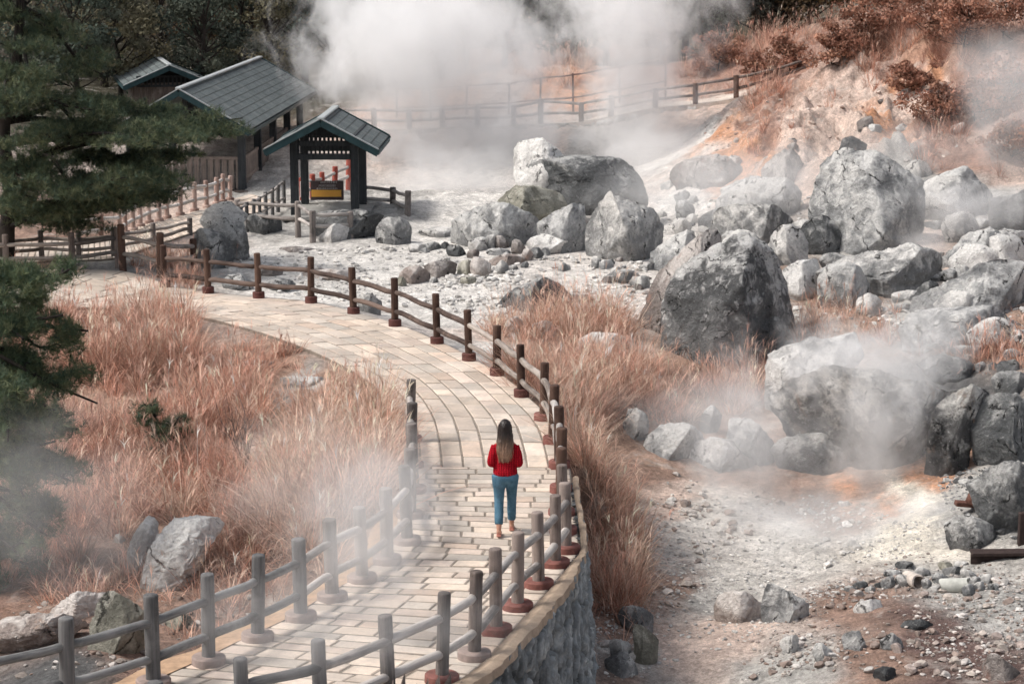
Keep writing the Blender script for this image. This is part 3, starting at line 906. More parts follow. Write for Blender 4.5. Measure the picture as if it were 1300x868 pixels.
# ------------------------------------------------------------------ roofed buildings
def roof_mat(name, base, cx, cy, jit=.2):
    """shingles laid in object space, u along the ridge, v down the slope"""
    t = NT(name)
    uv = t.n('ShaderNodeUVMap')
    br = t.n('ShaderNodeTexBrick', offset=.5)
    br.inputs['Scale'].default_value = 1
    br.inputs['Brick Width'].default_value = cx; br.inputs['Row Height'].default_value = cy
    br.inputs['Mortar Size'].default_value = .022; br.inputs['Mortar Smooth'].default_value = .2
    br.inputs['Color1'].default_value = (*[x * (1 - jit) for x in base], 1); br.inputs['Color2'].default_value = (*[x * (1 + jit) for x in base], 1)
    br.inputs['Mortar'].default_value = (*[x * .28 for x in base], 1)
    t.l(uv.outputs[0], br.inputs['Vector'])
    nz = t.noise(t.coord(), 5, 6, .7)
    sc = t.n('ShaderNodeVectorMath', operation='SCALE'); t.l(br.outputs['Color'], sc.inputs[0]); t.l(t.mapr(nz, .3, .7, .75, 1.25), sc.inputs['Scale'])
    c = t.mix(t.mapr(t.noise(t.coord(), 1.1, 5, .65), .5, .72, 0, .35), sc.outputs[0], (.22, .23, .22))
    h = t.math('SUBTRACT', 1.0, br.outputs['Fac'])
    return t.done(c, .72, t.bump(h, .7, .025), .35)
M['shingle'] = roof_mat('grey_green_shingles', (.105, .125, .125), .30, .27)
M['ridge'] = plain_mat('pale_ridge_metal', (.34, .36, .36), .6, .2, 6, .2)
M['teal'] = plain_mat('dark_teal_paint', (.018, .045, .050), .6, .3, 5, .15)
M['black_wood'] = wood_mat('black_stained_wood', (.018, .021, .024), (.055, .060, .064))
M['soffit'] = plain_mat('dark_soffit_wood', (.016, .016, .017), .8, .3, 8, .2)
M['panel_wood'] = wood_mat('brown_boards', (.10, .080, .070), (.27, .22, .19))

def uv_plane(name, corners, mat, parent, w, h, thick=.07, ins=None):
    """roof slope: corners ridge0, ridge1, eave1, eave0 ; UV in metres"""
    a, b, c, d = [np.array(p, float) for p in corners]
    n = np.cross(b - a, d - a); n /= np.linalg.norm(n)
    if n[2] < 0: n = -n
    V = np.array([a, b, c, d, a - n * thick, b - n * thick, c - n * thick, d - n * thick])
    F_ = [[0, 1, 2, 3], [7, 6, 5, 4], [0, 4, 5, 1], [1, 5, 6, 2], [2, 6, 7, 3], [3, 7, 4, 0]]
    me = np_mesh(name, V, np.array(F_), mat, False)
    uvl = me.uv_layers.new(name='UVMap')
    val = [(0, h), (w, h), (w, 0), (0, 0)]
    for p in me.polygons:
        for li in p.loop_indices:
            vi = me.loops[li].vertex_index % 4
            uvl.data[li].uv = val[vi]
    return link(name, me, parent)

def gable_roof(root, L, half, rise, eave, th=.10, over_front=.0):
    """local frame: ridge along +y from 0 to L, centre x = 0; returns roof part"""
    zr = eave + rise
    slope_len = math.hypot(half, rise)
    rt = uv_plane('roof', [(.0, 0, zr), (.0, L, zr), (half, L, eave), (half, 0, eave)], M['shingle'], root, L, slope_len, th)
    uv_plane('shingle_slope', [(-.0, L, zr), (-.0, 0, zr), (-half, 0, eave), (-half, L, eave)], M['shingle'], rt, L, slope_len, th)
    rb = MB(); rb.beam((0, -.06, zr + .02), (0, L + .06, zr + .02), .22, .07, bev=.025)
    rb.build('ridge_cap', M['ridge'], rt, False)
    for y in (-.05, L + .05):
        for sx in (-1, 1):
            bb = MB()
            bb.beam((0, y, zr - .11), (sx * (half + .02), y, eave - .11), .07, .20, bev=.008)
            bb.build('bargeboard', M['teal'], root, False)
            tr = MB(); tr.beam((0, y, zr + .012), (sx * (half + .03), y, eave + .012), .10, .035, bev=.006)
            tr.build('roof_trim', M['ridge'] if y < 0 else M['teal'], root, False)
    for sx in (-1, 1):
        f = MB(); f.beam((sx * (half + .01), -.02, eave - .10), (sx * (half + .01), L + .02, eave - .10), .05, .12, bev=.006)
        f.build('eave_board', M['teal'], root, False)
    return rt

M['base_stone'] = plain_mat('grey_floor_stone', (.30, .29, .27), .9, .2, 5, .3)
# --- small gate roof over the sign
gA = at_z(367, 277.5, 0.0)
g_front = at_Y(407.4, 151, gA[1] - .75)
g_eaveL = at_Y(336.5, 190, gA[1] - .75); g_eaveR = at_Y(479.6, 194, gA[1] - .75)
g_back = at_Y(428, 134, gA[1] + 3.9)
rz = math.atan2(-(g_back[0] - g_front[0]), g_back[1] - g_front[1])
gate = empty('gate_roof', (g_front[0], g_front[1], 0), 'small open gate roof on dark posts with lattice gable, above the yellow and brown sign', 'shelter', rz=rz)
half = (g_eaveR[0] - g_eaveL[0]) / 2
eave = (g_eaveL[2] + g_eaveR[2]) / 2 + .05
rise = g_front[2] - eave
GL = 4.2
gable_roof(gate, GL, half, rise, eave, .12)
GP0 = half - .72            # post offset in x
for sx in (-1, 1):
    for y in (.75, 3.3):
        p = MB(); p.box((0, 0, 0), (.22, .22, eave + .5), bev=.012)
        p.build('post', M['black_wood'], gate, False, (sx * GP0, y, (eave + .25) / 2 - .1))
    b = MB(); b.beam((sx * GP0, .2, eave + .28), (sx * GP0, GL - .2, eave + .28), .16, .2, bev=.01)
    b.build('beam', M['black_wood'], gate, False)
def zroof(x, zr, e, hf): return zr - abs(x) / hf * (zr - e)
zr = eave + rise
for y in (.75, 3.3):
    def bar(name, z, h, x0=-GP0, x1=GP0, w=.12):
        xm = half * (1 - (z + h / 2 + .17 - eave) / rise); x0 = max(x0, -xm); x1 = min(x1, xm); m = MB(); m.beam((x0, y, z), (x1, y, z), w, h, bev=.008); return m.build(name, M['black_wood'], gate, False)
    bar('tie_beam', eave - .28, .17)
    bar('lattice_rail', eave + .10, .15, w=.09)
    bar('lattice_rail', eave + .42, .20, w=.09)
    bar('lattice_rail', eave + .60, .08, -half * .42, half * .42, w=.08)
    lat = MB()
    n = 13
    for k in range(n):
        x = -GP0 + .12 + (2 * GP0 - .24) * k / (n - 1)
        lat.box((x, y, eave - .05), (.055, .05, .38))
        zt = min(zroof(x, zr, eave, half) - .17, eave + .62)
        if zt > eave + .25: lat.box((x, y, (eave + .15 + zt) / 2), (.06, .05, zt - eave - .15))
    lat.box((0, y, (zr + eave + .4) / 2 - .03), (.16, .1, zr - eave - .35))
    lat.build('lattice', M['black_wood'], gate, False)
st = MB(); st.box((0, 2.0, .05), (2 * GP0 + .7, 3.4, .12), bev=.02)
st.build('floor_slab', M['base_stone'], gate, False)

# --- sign boards under the gate roof
M['sign_brown'] = plain_mat('sign_brown', (.105, .075, .075), .6, .15, 6, .05)
M['sign_yellow'] = plain_mat('sign_yellow', (.98, .50, .10), .5, .04, 6, .02)
M['sign_white'] = plain_mat('sign_white', (.85, .80, .78), .6, .05, 6, .02)
M['sign_ink'] = plain_mat('sign_ink', (.05, .05, .06), .6, .1, 6, .02)
sY = at_z(400, 261, 0)[1]
def on_sign(px, py, dy=0.0): return at_Y(px, py, sY + dy)
s0 = on_sign(394, 229.5); s1 = on_sign(436.5, 254)
sg = empty('information_sign', (s0[0], sY, 0), 'brown board with white writing above a yellow band, under the small gate roof', 'sign')
sl = np.array(sg.location)
c = (s0 + s1) / 2
m = MB(); m.box(c - sl, (s1[0] - s0[0], .05, s0[2] - s1[2]), bev=.008); m.build('board', M['sign_brown'], sg, False)
a, b = on_sign(395.5, 241), on_sign(433.5, 249.8)
m = MB(); m.box(((a + b) / 2 - sl) + [0, -.032, 0], (b[0] - a[0], .012, a[2] - b[2]), bev=.004); m.build('yellow_band', M['sign_yellow'], sg, False)
ink = MB()
for (x0, x1, y) in ((407, 427, 231.3), (404.5, 425, 235.7), (402, 428, 239.4)):
    x = x0
    while x < x1:
        w = rs.uniform(1.1, 1.9)
        p = on_sign(x + w / 2, y)
        hgt = (.045 if y < 238 else .03)
        # each character: a few strokes
        cw = w / F * sY * .42
        for q in range(3): ink.box(p - sl + [rs.uniform(-.006, .006), -.031, (q - 1) * hgt * .62], (cw * 2 * rs.uniform(.6, .95), .008, .011))
        ink.box(p - sl + [rs.uniform(-cw, cw) * .6, -.031, 0], (.012, .008, hgt * 1.5))
        x += w + .55
ink.build('lettering', M['sign_white'], sg, False)
for px_ in (397, 434):
    p = on_sign(px_, 258)
    m = MB(); m.beam((p[0] - sl[0], .06, -.15), (p[0] - sl[0], .06, s0[2]), .07, .06); m.build('leg', M['black_wood'], sg, False)
w0_ = on_sign(380.5, 230.5); w1_ = on_sign(393, 250.5)
ns = empty('notice_board', (w0_[0], sY, 0), 'small white notice beside the brown and yellow sign', 'sign')
nl = np.array(ns.location); c = (w0_ + w1_) / 2
m = MB(); m.box(c - nl, (w1_[0] - w0_[0] - .02, .04, w0_[2] - w1_[2]), bev=.006); m.build('panel', M['sign_white'], ns, False)
ik = MB()
for (x, y, w, h) in ((385.5, 238, .05, .12), (387.5, 240.5, .12, .03), (388.5, 238.5, .03, .07), (386, 242, .09, .025)):
    ik.box(on_sign(x, y) - nl + [0, -.026, 0], (w, .008, h))
ik.build('symbol', M['sign_ink'], ns, False)
for px_ in (383, 391):
    p = on_sign(px_, 258)
    m = MB(); m.beam((p[0] - nl[0], .05, -.15), (p[0] - nl[0], .05, w0_[2] - .05), .05, .05); m.build('leg', M['panel_wood'], ns, False)

# --- long pavilion
Yf = 70.0
rf = at_Y(227, 113, Yf); ef = at_Y(307, 165, Yf)
rb_ = at_Y(330, 72.5, 88.0)
rzp = math.atan2(-(rb_[0] - rf[0]), rb_[1] - rf[1])
pav = empty('pavilion', (rf[0], rf[1], 0), 'long open pavilion with grey-green shingled gable roof left of the steam', 'pavilion', rz=rzp)
PL = math.hypot(rb_[0] - rf[0], rb_[1] - rf[1])
ph = (ef[0] - rf[0]) * 1.13; pe = ef[2]; pr = rf[2] - ef[2]
gable_roof(pav, PL, ph, pr, pe, .14)
px_off = ph - .42
for y in (1.0, 4.6, 8.4, 12.2, 16.0):
    for sx in (-1, 1):
        p = MB(); p.box((0, 0, 0), (.24, .24, pe + .5), bev=.012)
        p.build('post', M['black_wood'], pav, False, (sx * px_off, y, (pe + .5) / 2 - .32))
    m = MB(); m.beam((-px_off, y, pe + .12), (px_off, y, pe + .12), .16, .2); m.build('tie_beam', M['black_wood'], pav, False)
    m = MB(); m.beam((0, y, pe + .1), (0, y, pe + pr - .15), .14, .14, up=(0, 1, 0)); m.build('king_post', M['black_wood'], pav, False)
for sx in (-1, 1):
    m = MB(); m.beam((sx * px_off, .3, pe + .07), (sx * px_off, PL - .3, pe + .07), .18, .22); m.build('beam', M['black_wood'], pav, False)
for (y0, y1) in ((1.1, 4.5), (4.7, 8.3), (8.5, 12.1)):
    m = MB()
    n = 12
    for k in range(n):
        y = y0 + (y1 - y0) * (k + .5) / n
        m.box((px_off, y, .38), (.04, (y1 - y0) / n * .74, .95), bev=.006)
    m.beam((px_off, y0, .88), (px_off, y1, .88), .08, .09); m.beam((px_off, y0, .2), (px_off, y1, .2), .08, .09)
    m.build('board_railing', M['panel_wood'], pav, False)
m = MB()
for k in range(16):
    x = -px_off + 2 * px_off * (k + .5) / 16
    m.box((x, .95, .38), (2 * px_off / 16 * .74, .04, .95), bev=.006)
m.beam((-px_off, .95, .9), (px_off, .95, .9), .08, .09)
m.build('front_railing', M['panel_wood'], pav, False)
m = MB(); m.box((0, PL / 2, -.2), (2 * px_off + .5, PL - 1, .16), bev=.02); m.build('deck', M['panel_wood'], pav, False)


# --- small hut in the trees
hf = at_Y(215, 83, 90.0); hb = at_Y(200, 73, 96.0)
rzh = math.atan2(-(hb[0] - hf[0]), hb[1] - hf[1])
hut = empty('wooden_hut', (hf[0], hf[1], 0), 'small dark hut with a teal gable roof half hidden in the trees behind the pavilion', 'hut', rz=rzh)
hh = 1.85; he = hf[2] - .80
gable_roof(hut, 6.4, hh, .80, he, .1)
m = MB(); m.box((0, 3.4, he / 2), (2 * hh - .7, 5.4, he + .1), bev=.02); m.build('wall', M['panel_wood'], hut, False)
m = MB()
for k in range(15):
    x = -1.2 + 2.4 * k / 14
    m.box((x, .68, he + .12), (.06, .05, .36))
for z in (he - .08, he + .3): m.beam((-1.3, .68, z), (1.3, .68, z), .07, .08)
m.build('gable_lattice', M['black_wood'], hut, False)
m = MB()
V = [(-1.5, .74, he), (1.5, .74, he), (0, .74, he + .66)]
m.add(V, T=[[0, 1, 2]]); m.build('gable_wall', M['soffit'], hut, False)
# ------------------------------------------------------------------ boulders and stones
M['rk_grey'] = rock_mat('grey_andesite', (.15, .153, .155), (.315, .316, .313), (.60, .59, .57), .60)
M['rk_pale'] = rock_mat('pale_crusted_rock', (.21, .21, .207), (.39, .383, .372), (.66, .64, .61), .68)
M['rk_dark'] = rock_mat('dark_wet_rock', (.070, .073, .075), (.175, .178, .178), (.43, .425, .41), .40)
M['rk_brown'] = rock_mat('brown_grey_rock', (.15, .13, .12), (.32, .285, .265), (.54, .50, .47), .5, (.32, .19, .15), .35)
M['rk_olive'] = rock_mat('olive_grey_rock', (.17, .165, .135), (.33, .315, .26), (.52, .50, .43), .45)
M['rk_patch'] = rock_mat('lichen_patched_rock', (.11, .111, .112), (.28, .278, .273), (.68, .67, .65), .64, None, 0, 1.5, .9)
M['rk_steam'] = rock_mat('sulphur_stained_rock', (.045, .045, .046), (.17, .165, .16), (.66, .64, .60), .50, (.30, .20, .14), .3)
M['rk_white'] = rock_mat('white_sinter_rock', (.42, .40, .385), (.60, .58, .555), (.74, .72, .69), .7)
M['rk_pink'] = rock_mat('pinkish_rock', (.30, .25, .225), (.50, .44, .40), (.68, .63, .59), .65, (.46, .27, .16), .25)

_bm = bmesh.new(); bmesh.ops.create_icosphere(_bm, subdivisions=6, radius=1)
def ico(k, _c={}):
    if k not in _c:
        b = bmesh.new(); bmesh.ops.create_icosphere(b, subdivisions=k, radius=1); b.verts.index_update()
        _c[k] = (np.array([v.co[:] for v in b.verts]), np.array([[v.index for v in f.verts] for f in b.faces])); b.free()
    return _c[k]
_bm.free()

def boulder(name, label, pts, mat, seed, depth=.75, base=None, sub=6, sink=.36, facets=7, rough=1.0, group=None, origin=None, scale=1.0, back=.5, cat='rock', lean=.25, cut=(.36, .70)):
    """a rock of real depth whose outline, seen from the path, follows the given photo points"""
    g = np.random.default_rng(seed)
    P = np.array(pts, float)
    if origin is not None: P = P / scale + np.array(origin)
    bx, by = (P[:, 0].min() + P[:, 0].max()) / 2, P[:, 1].max()
    if base is not None: bx, by = base
    G = ground_at(bx, by)
    Wd = (P[:, 0].max() - P[:, 0].min()) / F * G[1]
    D = depth * Wd / 2
    Yc = G[1] + D * back * 2 * .8
    Wp = np.array([at_Y(x, y, Yc) for x, y in P])
    xz = Wp[:, [0, 2]]
    top, bot = xz[:, 1].max(), xz[:, 1].min()
    hgt = top - bot
    low = smooth(bot + .4 * hgt, bot + .05 * hgt, xz[:, 1])
    xz[:, 1] -= sink * hgt * low
    # dense closed outline
    n = len(xz)
    q = np.vstack([xz, xz[:1]])
    L = np.concatenate([[0], np.cumsum(np.linalg.norm(np.diff(q, axis=0), axis=1))])
    s = np.linspace(0, L[-1], 720, endpoint=False)
    dn = np.stack([np.interp(s, L, q[:, 0]), np.interp(s, L, q[:, 1])], 1)
    c = np.array([(dn[:, 0].min() + dn[:, 0].max()) / 2 * .5 + dn[:, 0].mean() * .5, dn[:, 1].mean()])
    v = dn - c
    th = np.arctan2(v[:, 1], v[:, 0]); rr = np.hypot(v[:, 0], v[:, 1])
    o = np.argsort(th); th, rr = th[o], rr[o]
    th = np.concatenate([th - 2 * np.pi, th, th + 2 * np.pi]); rr = np.concatenate([rr, rr, rr])
    tt = np.linspace(-np.pi, np.pi, 361)
    rad = np.interp(tt, th, rr)
    k = np.array([.0, .35, 1, .35, .0]); k /= k.sum()
    rad = np.convolve(np.concatenate([rad[-3:-1], rad, rad[1:3]]), k, 'valid')
    d, T = ico(sub)
    cph = np.hypot(d[:, 0], d[:, 2]); sph = d[:, 1]
    ang = np.arctan2(d[:, 2], d[:, 0])
    r = np.interp(ang, tt, rad) * cph ** .56
    V = np.stack([r * np.cos(ang), D * np.sign(sph) * np.abs(sph) ** .66, r * np.sin(ang)], 1)
    V[:, 1] += lean * D * (V[:, 2] / max(hgt, .01))             # leans back a little
    size = (Wd * hgt * 2 * D) ** (1 / 3)
    for f in range(facets):
        aa = 2.4 * f + g.uniform(0, 1.2); nrm = np.array([.85 * math.cos(aa), -g.uniform(.5, 1.0), .75 * math.sin(aa) + .12])
        if f % 4 == 3: nrm[1] *= -1
        nrm /= np.linalg.norm(nrm)
        dd = V @ nrm
        h = dd.max() * g.uniform(*cut)
        over = np.maximum(dd - h, 0)
        V = V - nrm * (over * .97)[:, None]
    for f in range(16):                                   # chips off the corners
        nrm = g.normal(size=3); nrm[1] = -abs(nrm[1]); nrm /= np.linalg.norm(nrm)
        dd = V @ nrm
        V = V - nrm * np.maximum(dd - dd.max() * g.uniform(.88, .975), 0)[:, None]
    w = V + seed * 3.7
    dirn = V / (np.linalg.norm(V, axis=1, keepdims=True) + 1e-6)
    big = fbm(w * (1.9 / size), 4, gain=.55)
    mid = fbm(w * (5.5 / size) + 5, 5, gain=.6, ridged=True)
    fine = fbm(w * 7 + 3, 4, gain=.6)
    disp = size * (.026 * big + .020 * mid + .015 * fbm(w * (14 / size) + 8, 4, gain=.6, ridged=True)) + .022 * fine
    # chipped ledges
    led = np.abs(np.mod(w[:, 2] * (2.3 / size) + .5 * big + .3 * w[:, 0] / size, 1) - .5)
    disp -= size * .016 * smooth(.40, .5, led)
    V = V + dirn * (disp * rough)[:, None]
    fx = (dn[:, 0].max() - dn[:, 0].min()) / (V[:, 0].max() - V[:, 0].min()); V[:, 0] *= fx
    V[:, 0] += (dn[:, 0].min() - c[0]) - V[:, 0].min()
    V[:, 2] *= (dn[:, 1].max() - c[1]) / V[:, 2].max()
    org = np.array([c[0], Yc, G[2]])
    V = V + np.array([0, 0, c[1] - G[2]])
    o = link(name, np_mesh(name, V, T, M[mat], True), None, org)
    auto_smooth(o, 62)
    return tag(o, label, cat, group)

Z8 = dict(origin=(560, 160), scale=2.6)
ZR = dict(origin=(900, 160), scale=2.8925)
ZC = dict(origin=(780, 380), scale=2.5)
ZL = dict(origin=(0, 600), scale=2.955)
ZG = dict(origin=(140, 220), scale=4.643)
ZT = dict(origin=(320, 100), scale=3.947)
ZB = dict(origin=(760, 560), scale=2.407)
B = boulder
B('boulder', 'white-crusted block at the back of the highest rock pair left of centre', [(238, 72), (270, 50), (330, 38), (385, 60), (440, 88), (450, 150), (400, 200), (300, 200), (255, 150)], 'rk_white', 3, .8, base=(700, 290), back=1.3, sink=.5, cut=(.5, .75), **Z8)
B('boulder', 'wide dark grey flat-topped slab perched highest on the heap before a white-crusted block', [(243, 120), (262, 100), (340, 104), (440, 98), (540, 100), (622, 104), (664, 150), (690, 205), (676, 250), (560, 268), (430, 262), (340, 225), (258, 200)], 'rk_dark', 6, .6, base=(738, 290), sink=.15, facets=5, cut=(.45, .75), **Z8)
B('boulder', 'rounded olive grey boulder under the white-topped big one', [(150, 240), (180, 205), (240, 195), (320, 205), (400, 232), (418, 265), (380, 310), (250, 300), (165, 270)], 'rk_olive', 5, .8, base=(672, 298), **Z8)
B('boulder', 'smooth blue-grey boulder at the left end of the boulder heap', [(28, 385), (50, 320), (100, 275), (150, 245), (240, 262), (320, 300), (362, 350), (345, 400), (200, 415), (60, 405)], 'rk_grey', 8, .8, base=(632, 316), **Z8)
B('boulder', 'small split grey boulder wedged in the middle of the boulder heap', [(315, 300), (380, 268), (430, 255), (478, 265), (475, 330), (492, 420), (420, 425), (340, 380)], 'rk_grey', 12, .7, base=(718, 322), **Z8)
B('boulder', 'pale grey rounded boulder at the right end of the boulder heap', [(476, 262), (520, 225), (590, 213), (650, 235), (700, 290), (740, 345), (720, 420), (650, 445), (560, 450), (500, 430), (482, 350)], 'rk_pale', 14, .8, base=(790, 333), **Z8)
B('rock', 'flat white-topped rock at the right end of the stone row', [(282, 395), (300, 372), (335, 360), (425, 364), (432, 384), (380, 425), (300, 412)], 'rk_white', 17, .9, base=(697, 325), sub=5, **Z8)
B('rock', 'low dark wedge-shaped rock behind the grass by the curved fence', [(150, 605), (230, 565), (350, 508), (390, 498), (435, 578), (430, 612), (300, 625), (180, 622)], 'rk_dark', 21, .7, base=(672, 398), sub=5, **Z8)
B('boulder', 'huge lichen-patched grey boulder rising behind the grass in the centre', [(720, 700), (728, 600), (770, 500), (830, 440), (920, 395), (1000, 350), (1068, 378), (1112, 470), (1160, 555), (1185, 640), (1183, 700), (1120, 765), (1000, 790), (830, 770)], 'rk_patch', 24, .8, base=(930, 462), facets=8, cut=(.56, .84), **Z8)
B('boulder', 'dark brown-grey leaning slab against the left side of the huge lichen-patched boulder', [(640, 650), (665, 570), (690, 520), (770, 440), (850, 385), (922, 343), (935, 380), (920, 460), (830, 600), (760, 720), (700, 690)], 'rk_brown', 28, .8, base=(845, 436), back=.75, **Z8)
B('boulder', 'brown-stained oblong boulder below the pale slope', [(758, 162), (790, 130), (830, 112), (910, 93), (1020, 122), (1058, 165), (1010, 205), (900, 212), (800, 205)], 'rk_brown', 31, .7, base=(908, 240), **Z8)
B('boulder', 'dark pointed boulder right of the brown-stained oblong one', [(1062, 135), (1080, 90), (1110, 74), (1135, 88), (1190, 150), (1232, 195), (1215, 225), (1130, 215), (1070, 180)], 'rk_brown', 33, .8, base=(1003, 243), **Z8)
B('boulder', 'pale steaming boulder below the dark pointed one', [(895, 310), (920, 250), (960, 205), (1030, 163), (1085, 172), (1150, 225), (1190, 290), (1120, 330), (1000, 330)], 'rk_pale', 36, .8, base=(950, 284), **Z8)
B('boulder', 'low pale boulder veiled in steam left of the round big boulder', [(890, 370), (920, 310), (975, 270), (1045, 252), (1120, 285), (1200, 325), (1190, 400), (1090, 425), (960, 415)], 'rk_pale', 38, .9, base=(968, 318), **Z8)
B('boulder', 'knobbly light grey boulder just behind the top of the huge lichen-patched one', [(1082, 405), (1100, 345), (1135, 325), (1195, 330), (1218, 395), (1195, 455), (1140, 470), (1095, 445)], 'rk_pale', 41, .8, base=(1003, 338), sub=5, **Z8)
B('boulder', 'low hazy grey boulder right of the pale rounded one', [(685, 430), (715, 380), (765, 345), (830, 365), (870, 420), (830, 480), (740, 490), (690, 470)], 'rk_grey', 44, .8, base=(862, 346), sub=5, **Z8)
B('boulder', 'towering rounded grey boulder with a dark right flank', [(370, 420), (380, 300), (415, 190), (445, 125), (505, 85), (600, 100), (680, 140), (745, 178), (800, 250), (812, 305), (780, 370), (720, 440), (640, 480), (500, 490), (420, 470)], 'rk_grey', 47, .85, base=(1108, 326), facets=7, cut=(.38, .72), **ZR)
B('boulder', 'dark blocky rock peeping over the towering rounded boulder', [(478, 100), (495, 60), (525, 38), (585, 66), (600, 115), (540, 130)], 'rk_dark', 51, .9, base=(1088, 210), sub=5, **ZR)
B('boulder', 'dark wedge leaning on the left foot of the towering rounded boulder', [(335, 345), (370, 325), (440, 370), (520, 450), (525, 500), (440, 510), (370, 490)], 'rk_dark', 53, .8, base=(1050, 330), sub=5, back=.7, **ZR)
B('rock', 'square pale grey rock at the foot of the hazy slope, right of the towering boulder', [(722, 165), (755, 140), (800, 123), (828, 180), (780, 198), (735, 192)], 'rk_pale', 55, .8, base=(1168, 227), sub=5, **ZR)
B('boulder', 'long flat pale slab in the steam right of the towering boulder', [(755, 205), (800, 188), (900, 188), (1030, 228), (1095, 255), (1080, 310), (960, 330), (830, 300)], 'rk_pale', 57, .8, base=(1225, 270), **ZR)
B('boulder', 'dark boulder at the right edge of the view in the wisp of steam', [(1035, 300), (1060, 262), (1110, 240), (1175, 232), (1230, 280), (1220, 390), (1130, 400), (1060, 375)], 'rk_dark', 59, .8, base=(1290, 300), **ZR)
B('boulder', 'broad rough pale outcrop in front of the towering boulder', [(385, 570), (440, 520), (540, 470), (640, 455), (700, 428), (760, 450), (830, 480), (900, 560), (840, 640), (700, 650), (520, 640), (420, 610)], 'rk_pale', 61, .8, base=(1110, 384), rough=1.5, **ZR)
B('boulder', 'rough pale outcrop at the right edge above the grey-green slab', [(830, 480), (900, 410), (1000, 372), (1100, 378), (1240, 400), (1250, 520), (1120, 560), (960, 560), (860, 530)], 'rk_pale', 63, .8, base=(1265, 352), rough=1.5, **ZR)
B('boulder', 'grey-green sloping slab at the right edge with a dark underside', [(755, 625), (820, 580), (900, 540), (1000, 505), (1100, 494), (1200, 520), (1230, 620), (1120, 690), (1040, 720), (900, 705), (800, 690)], 'rk_grey', 66, .7, base=(1240, 412), **ZR)
B('boulder', 'massive steaming boulder with a dark hollow underneath, right of centre', [(505, 330), (540, 270), (640, 235), (740, 195), (850, 215), (960, 225), (1080, 245), (1180, 262), (1192, 300), (1150, 380), (1118, 430), (1110, 520), (1060, 585), (930, 605), (800, 600), (700, 555), (600, 465), (520, 395)], 'rk_steam', 76, .6, base=(1118, 608), facets=6, sink=.12, lean=-.3, cut=(.34, .62), **ZC)
B('boulder', 'pale lobe-shaped boulder at the left shoulder of the massive steaming one', [(484, 330), (480, 230), (486, 160), (520, 112), (600, 118), (660, 145), (790, 118), (800, 200), (700, 260), (620, 330), (560, 380)], 'rk_pale', 74, .7, base=(1035, 540), back=1.1, **ZC)
B('boulder', 'brown-streaked upright slab at the right end of the massive steaming boulder', [(985, 500), (1010, 400), (1060, 310), (1110, 265), (1180, 270), (1200, 310), (1150, 390), (1125, 440), (1100, 530), (1050, 560)], 'rk_steam', 78, .8, base=(1215, 602), back=.4, **ZC)
B('boulder', 'round dark grey boulder at the right edge beside a black gap', [(1138, 420), (1150, 365), (1185, 325), (1250, 300), (1330, 310), (1380, 400), (1350, 500), (1270, 520), (1200, 524), (1150, 480)], 'rk_dark', 81, .85, base=(1290, 592), **ZC)
B('rock', 'flat dark ledge above the massive steaming boulder', [(968, 215), (990, 185), (1030, 173), (1110, 200), (1215, 232), (1200, 275), (1100, 260), (1010, 245)], 'rk_dark', 83, .9, base=(1216, 487), back=.3, sub=5, **ZC)
B('rock', 'thin dark slab lying in the red grass near the right edge', [(1055, 165), (1080, 146), (1190, 148), (1215, 180), (1140, 195), (1080, 188)], 'rk_dark', 85, .9, base=(1240, 460), sub=5, **ZC)
B('rock', 'jagged dark block at the right edge above the round dark boulder', [(1200, 260), (1230, 235), (1310, 225), (1340, 290), (1290, 305), (1220, 295)], 'rk_dark', 86, .9, base=(1300, 504), sub=5, **ZC)
B('rock', 'rounded grey rock at the left end of the hazy rock row below the grass', [(28, 405), (50, 360), (82, 343), (112, 362), (104, 430), (70, 452), (40, 440)], 'rk_grey', 88, .8, base=(808, 562), sub=5, **ZC)
B('rock', 'wide grey rock second in the hazy rock row below the grass', [(92, 480), (110, 440), (150, 405), (220, 392), (280, 420), (300, 475), (250, 525), (150, 515)], 'rk_grey', 89, .8, base=(858, 588), sub=5, **ZC)
B('rock', 'tilted oblong rock leaning at the back of the hazy rock row', [(272, 395), (290, 365), (330, 336), (345, 350), (340, 400), (300, 430)], 'rk_grey', 90, .8, base=(902, 555), sub=5, **ZC)
B('rock', 'broad low rock in the middle of the hazy rock row', [(215, 520), (235, 460), (300, 435), (370, 450), (400, 500), (500, 535), (440, 562), (300, 555), (240, 545)], 'rk_grey', 91, .8, base=(920, 604), sub=5, **ZC)
B('rock', 'pale hazy boulder at the right end of the rock row, before the massive one', [(355, 470), (362, 410), (395, 378), (465, 380), (522, 435), (535, 500), (470, 530), (390, 515)], 'rk_grey', 92, .8, base=(965, 592), sub=5, **ZC)
# basin on the right
B('rock', 'grey block standing at the foot of the retaining wall', [(58, 545), (75, 515), (110, 503), (165, 510), (170, 545), (160, 575), (100, 582)], 'rk_grey', 101, .8, base=(806, 805), sub=5, **ZB)
B('rock', 'upright grey-green block below the grey one at the wall foot', [(105, 580), (120, 560), (168, 562), (185, 610), (178, 650), (140, 695), (110, 660)], 'rk_olive', 102, .8, base=(820, 845), sub=5, **ZB)
B('rock', 'small grey rock left of the upright block at the wall foot', [(32, 625), (50, 605), (85, 610), (102, 640), (95, 672), (55, 675)], 'rk_grey', 103, .8, base=(788, 840), sub=4, **ZB)
B('rock', 'smooth grey rock at the bottom edge nearest the retaining wall', [(18, 670), (35, 645), (70, 650), (125, 705), (120, 740), (60, 735)], 'rk_grey', 104, .8, base=(790, 862), sub=4, **ZB)
B('rock', 'pale rounded rock lying in the middle of the steaming basin', [(355, 525), (375, 485), (425, 458), (500, 475), (505, 530), (470, 560), (400, 558)], 'rk_pink', 105, .8, base=(940, 794), sub=5, sink=.4, **ZB)
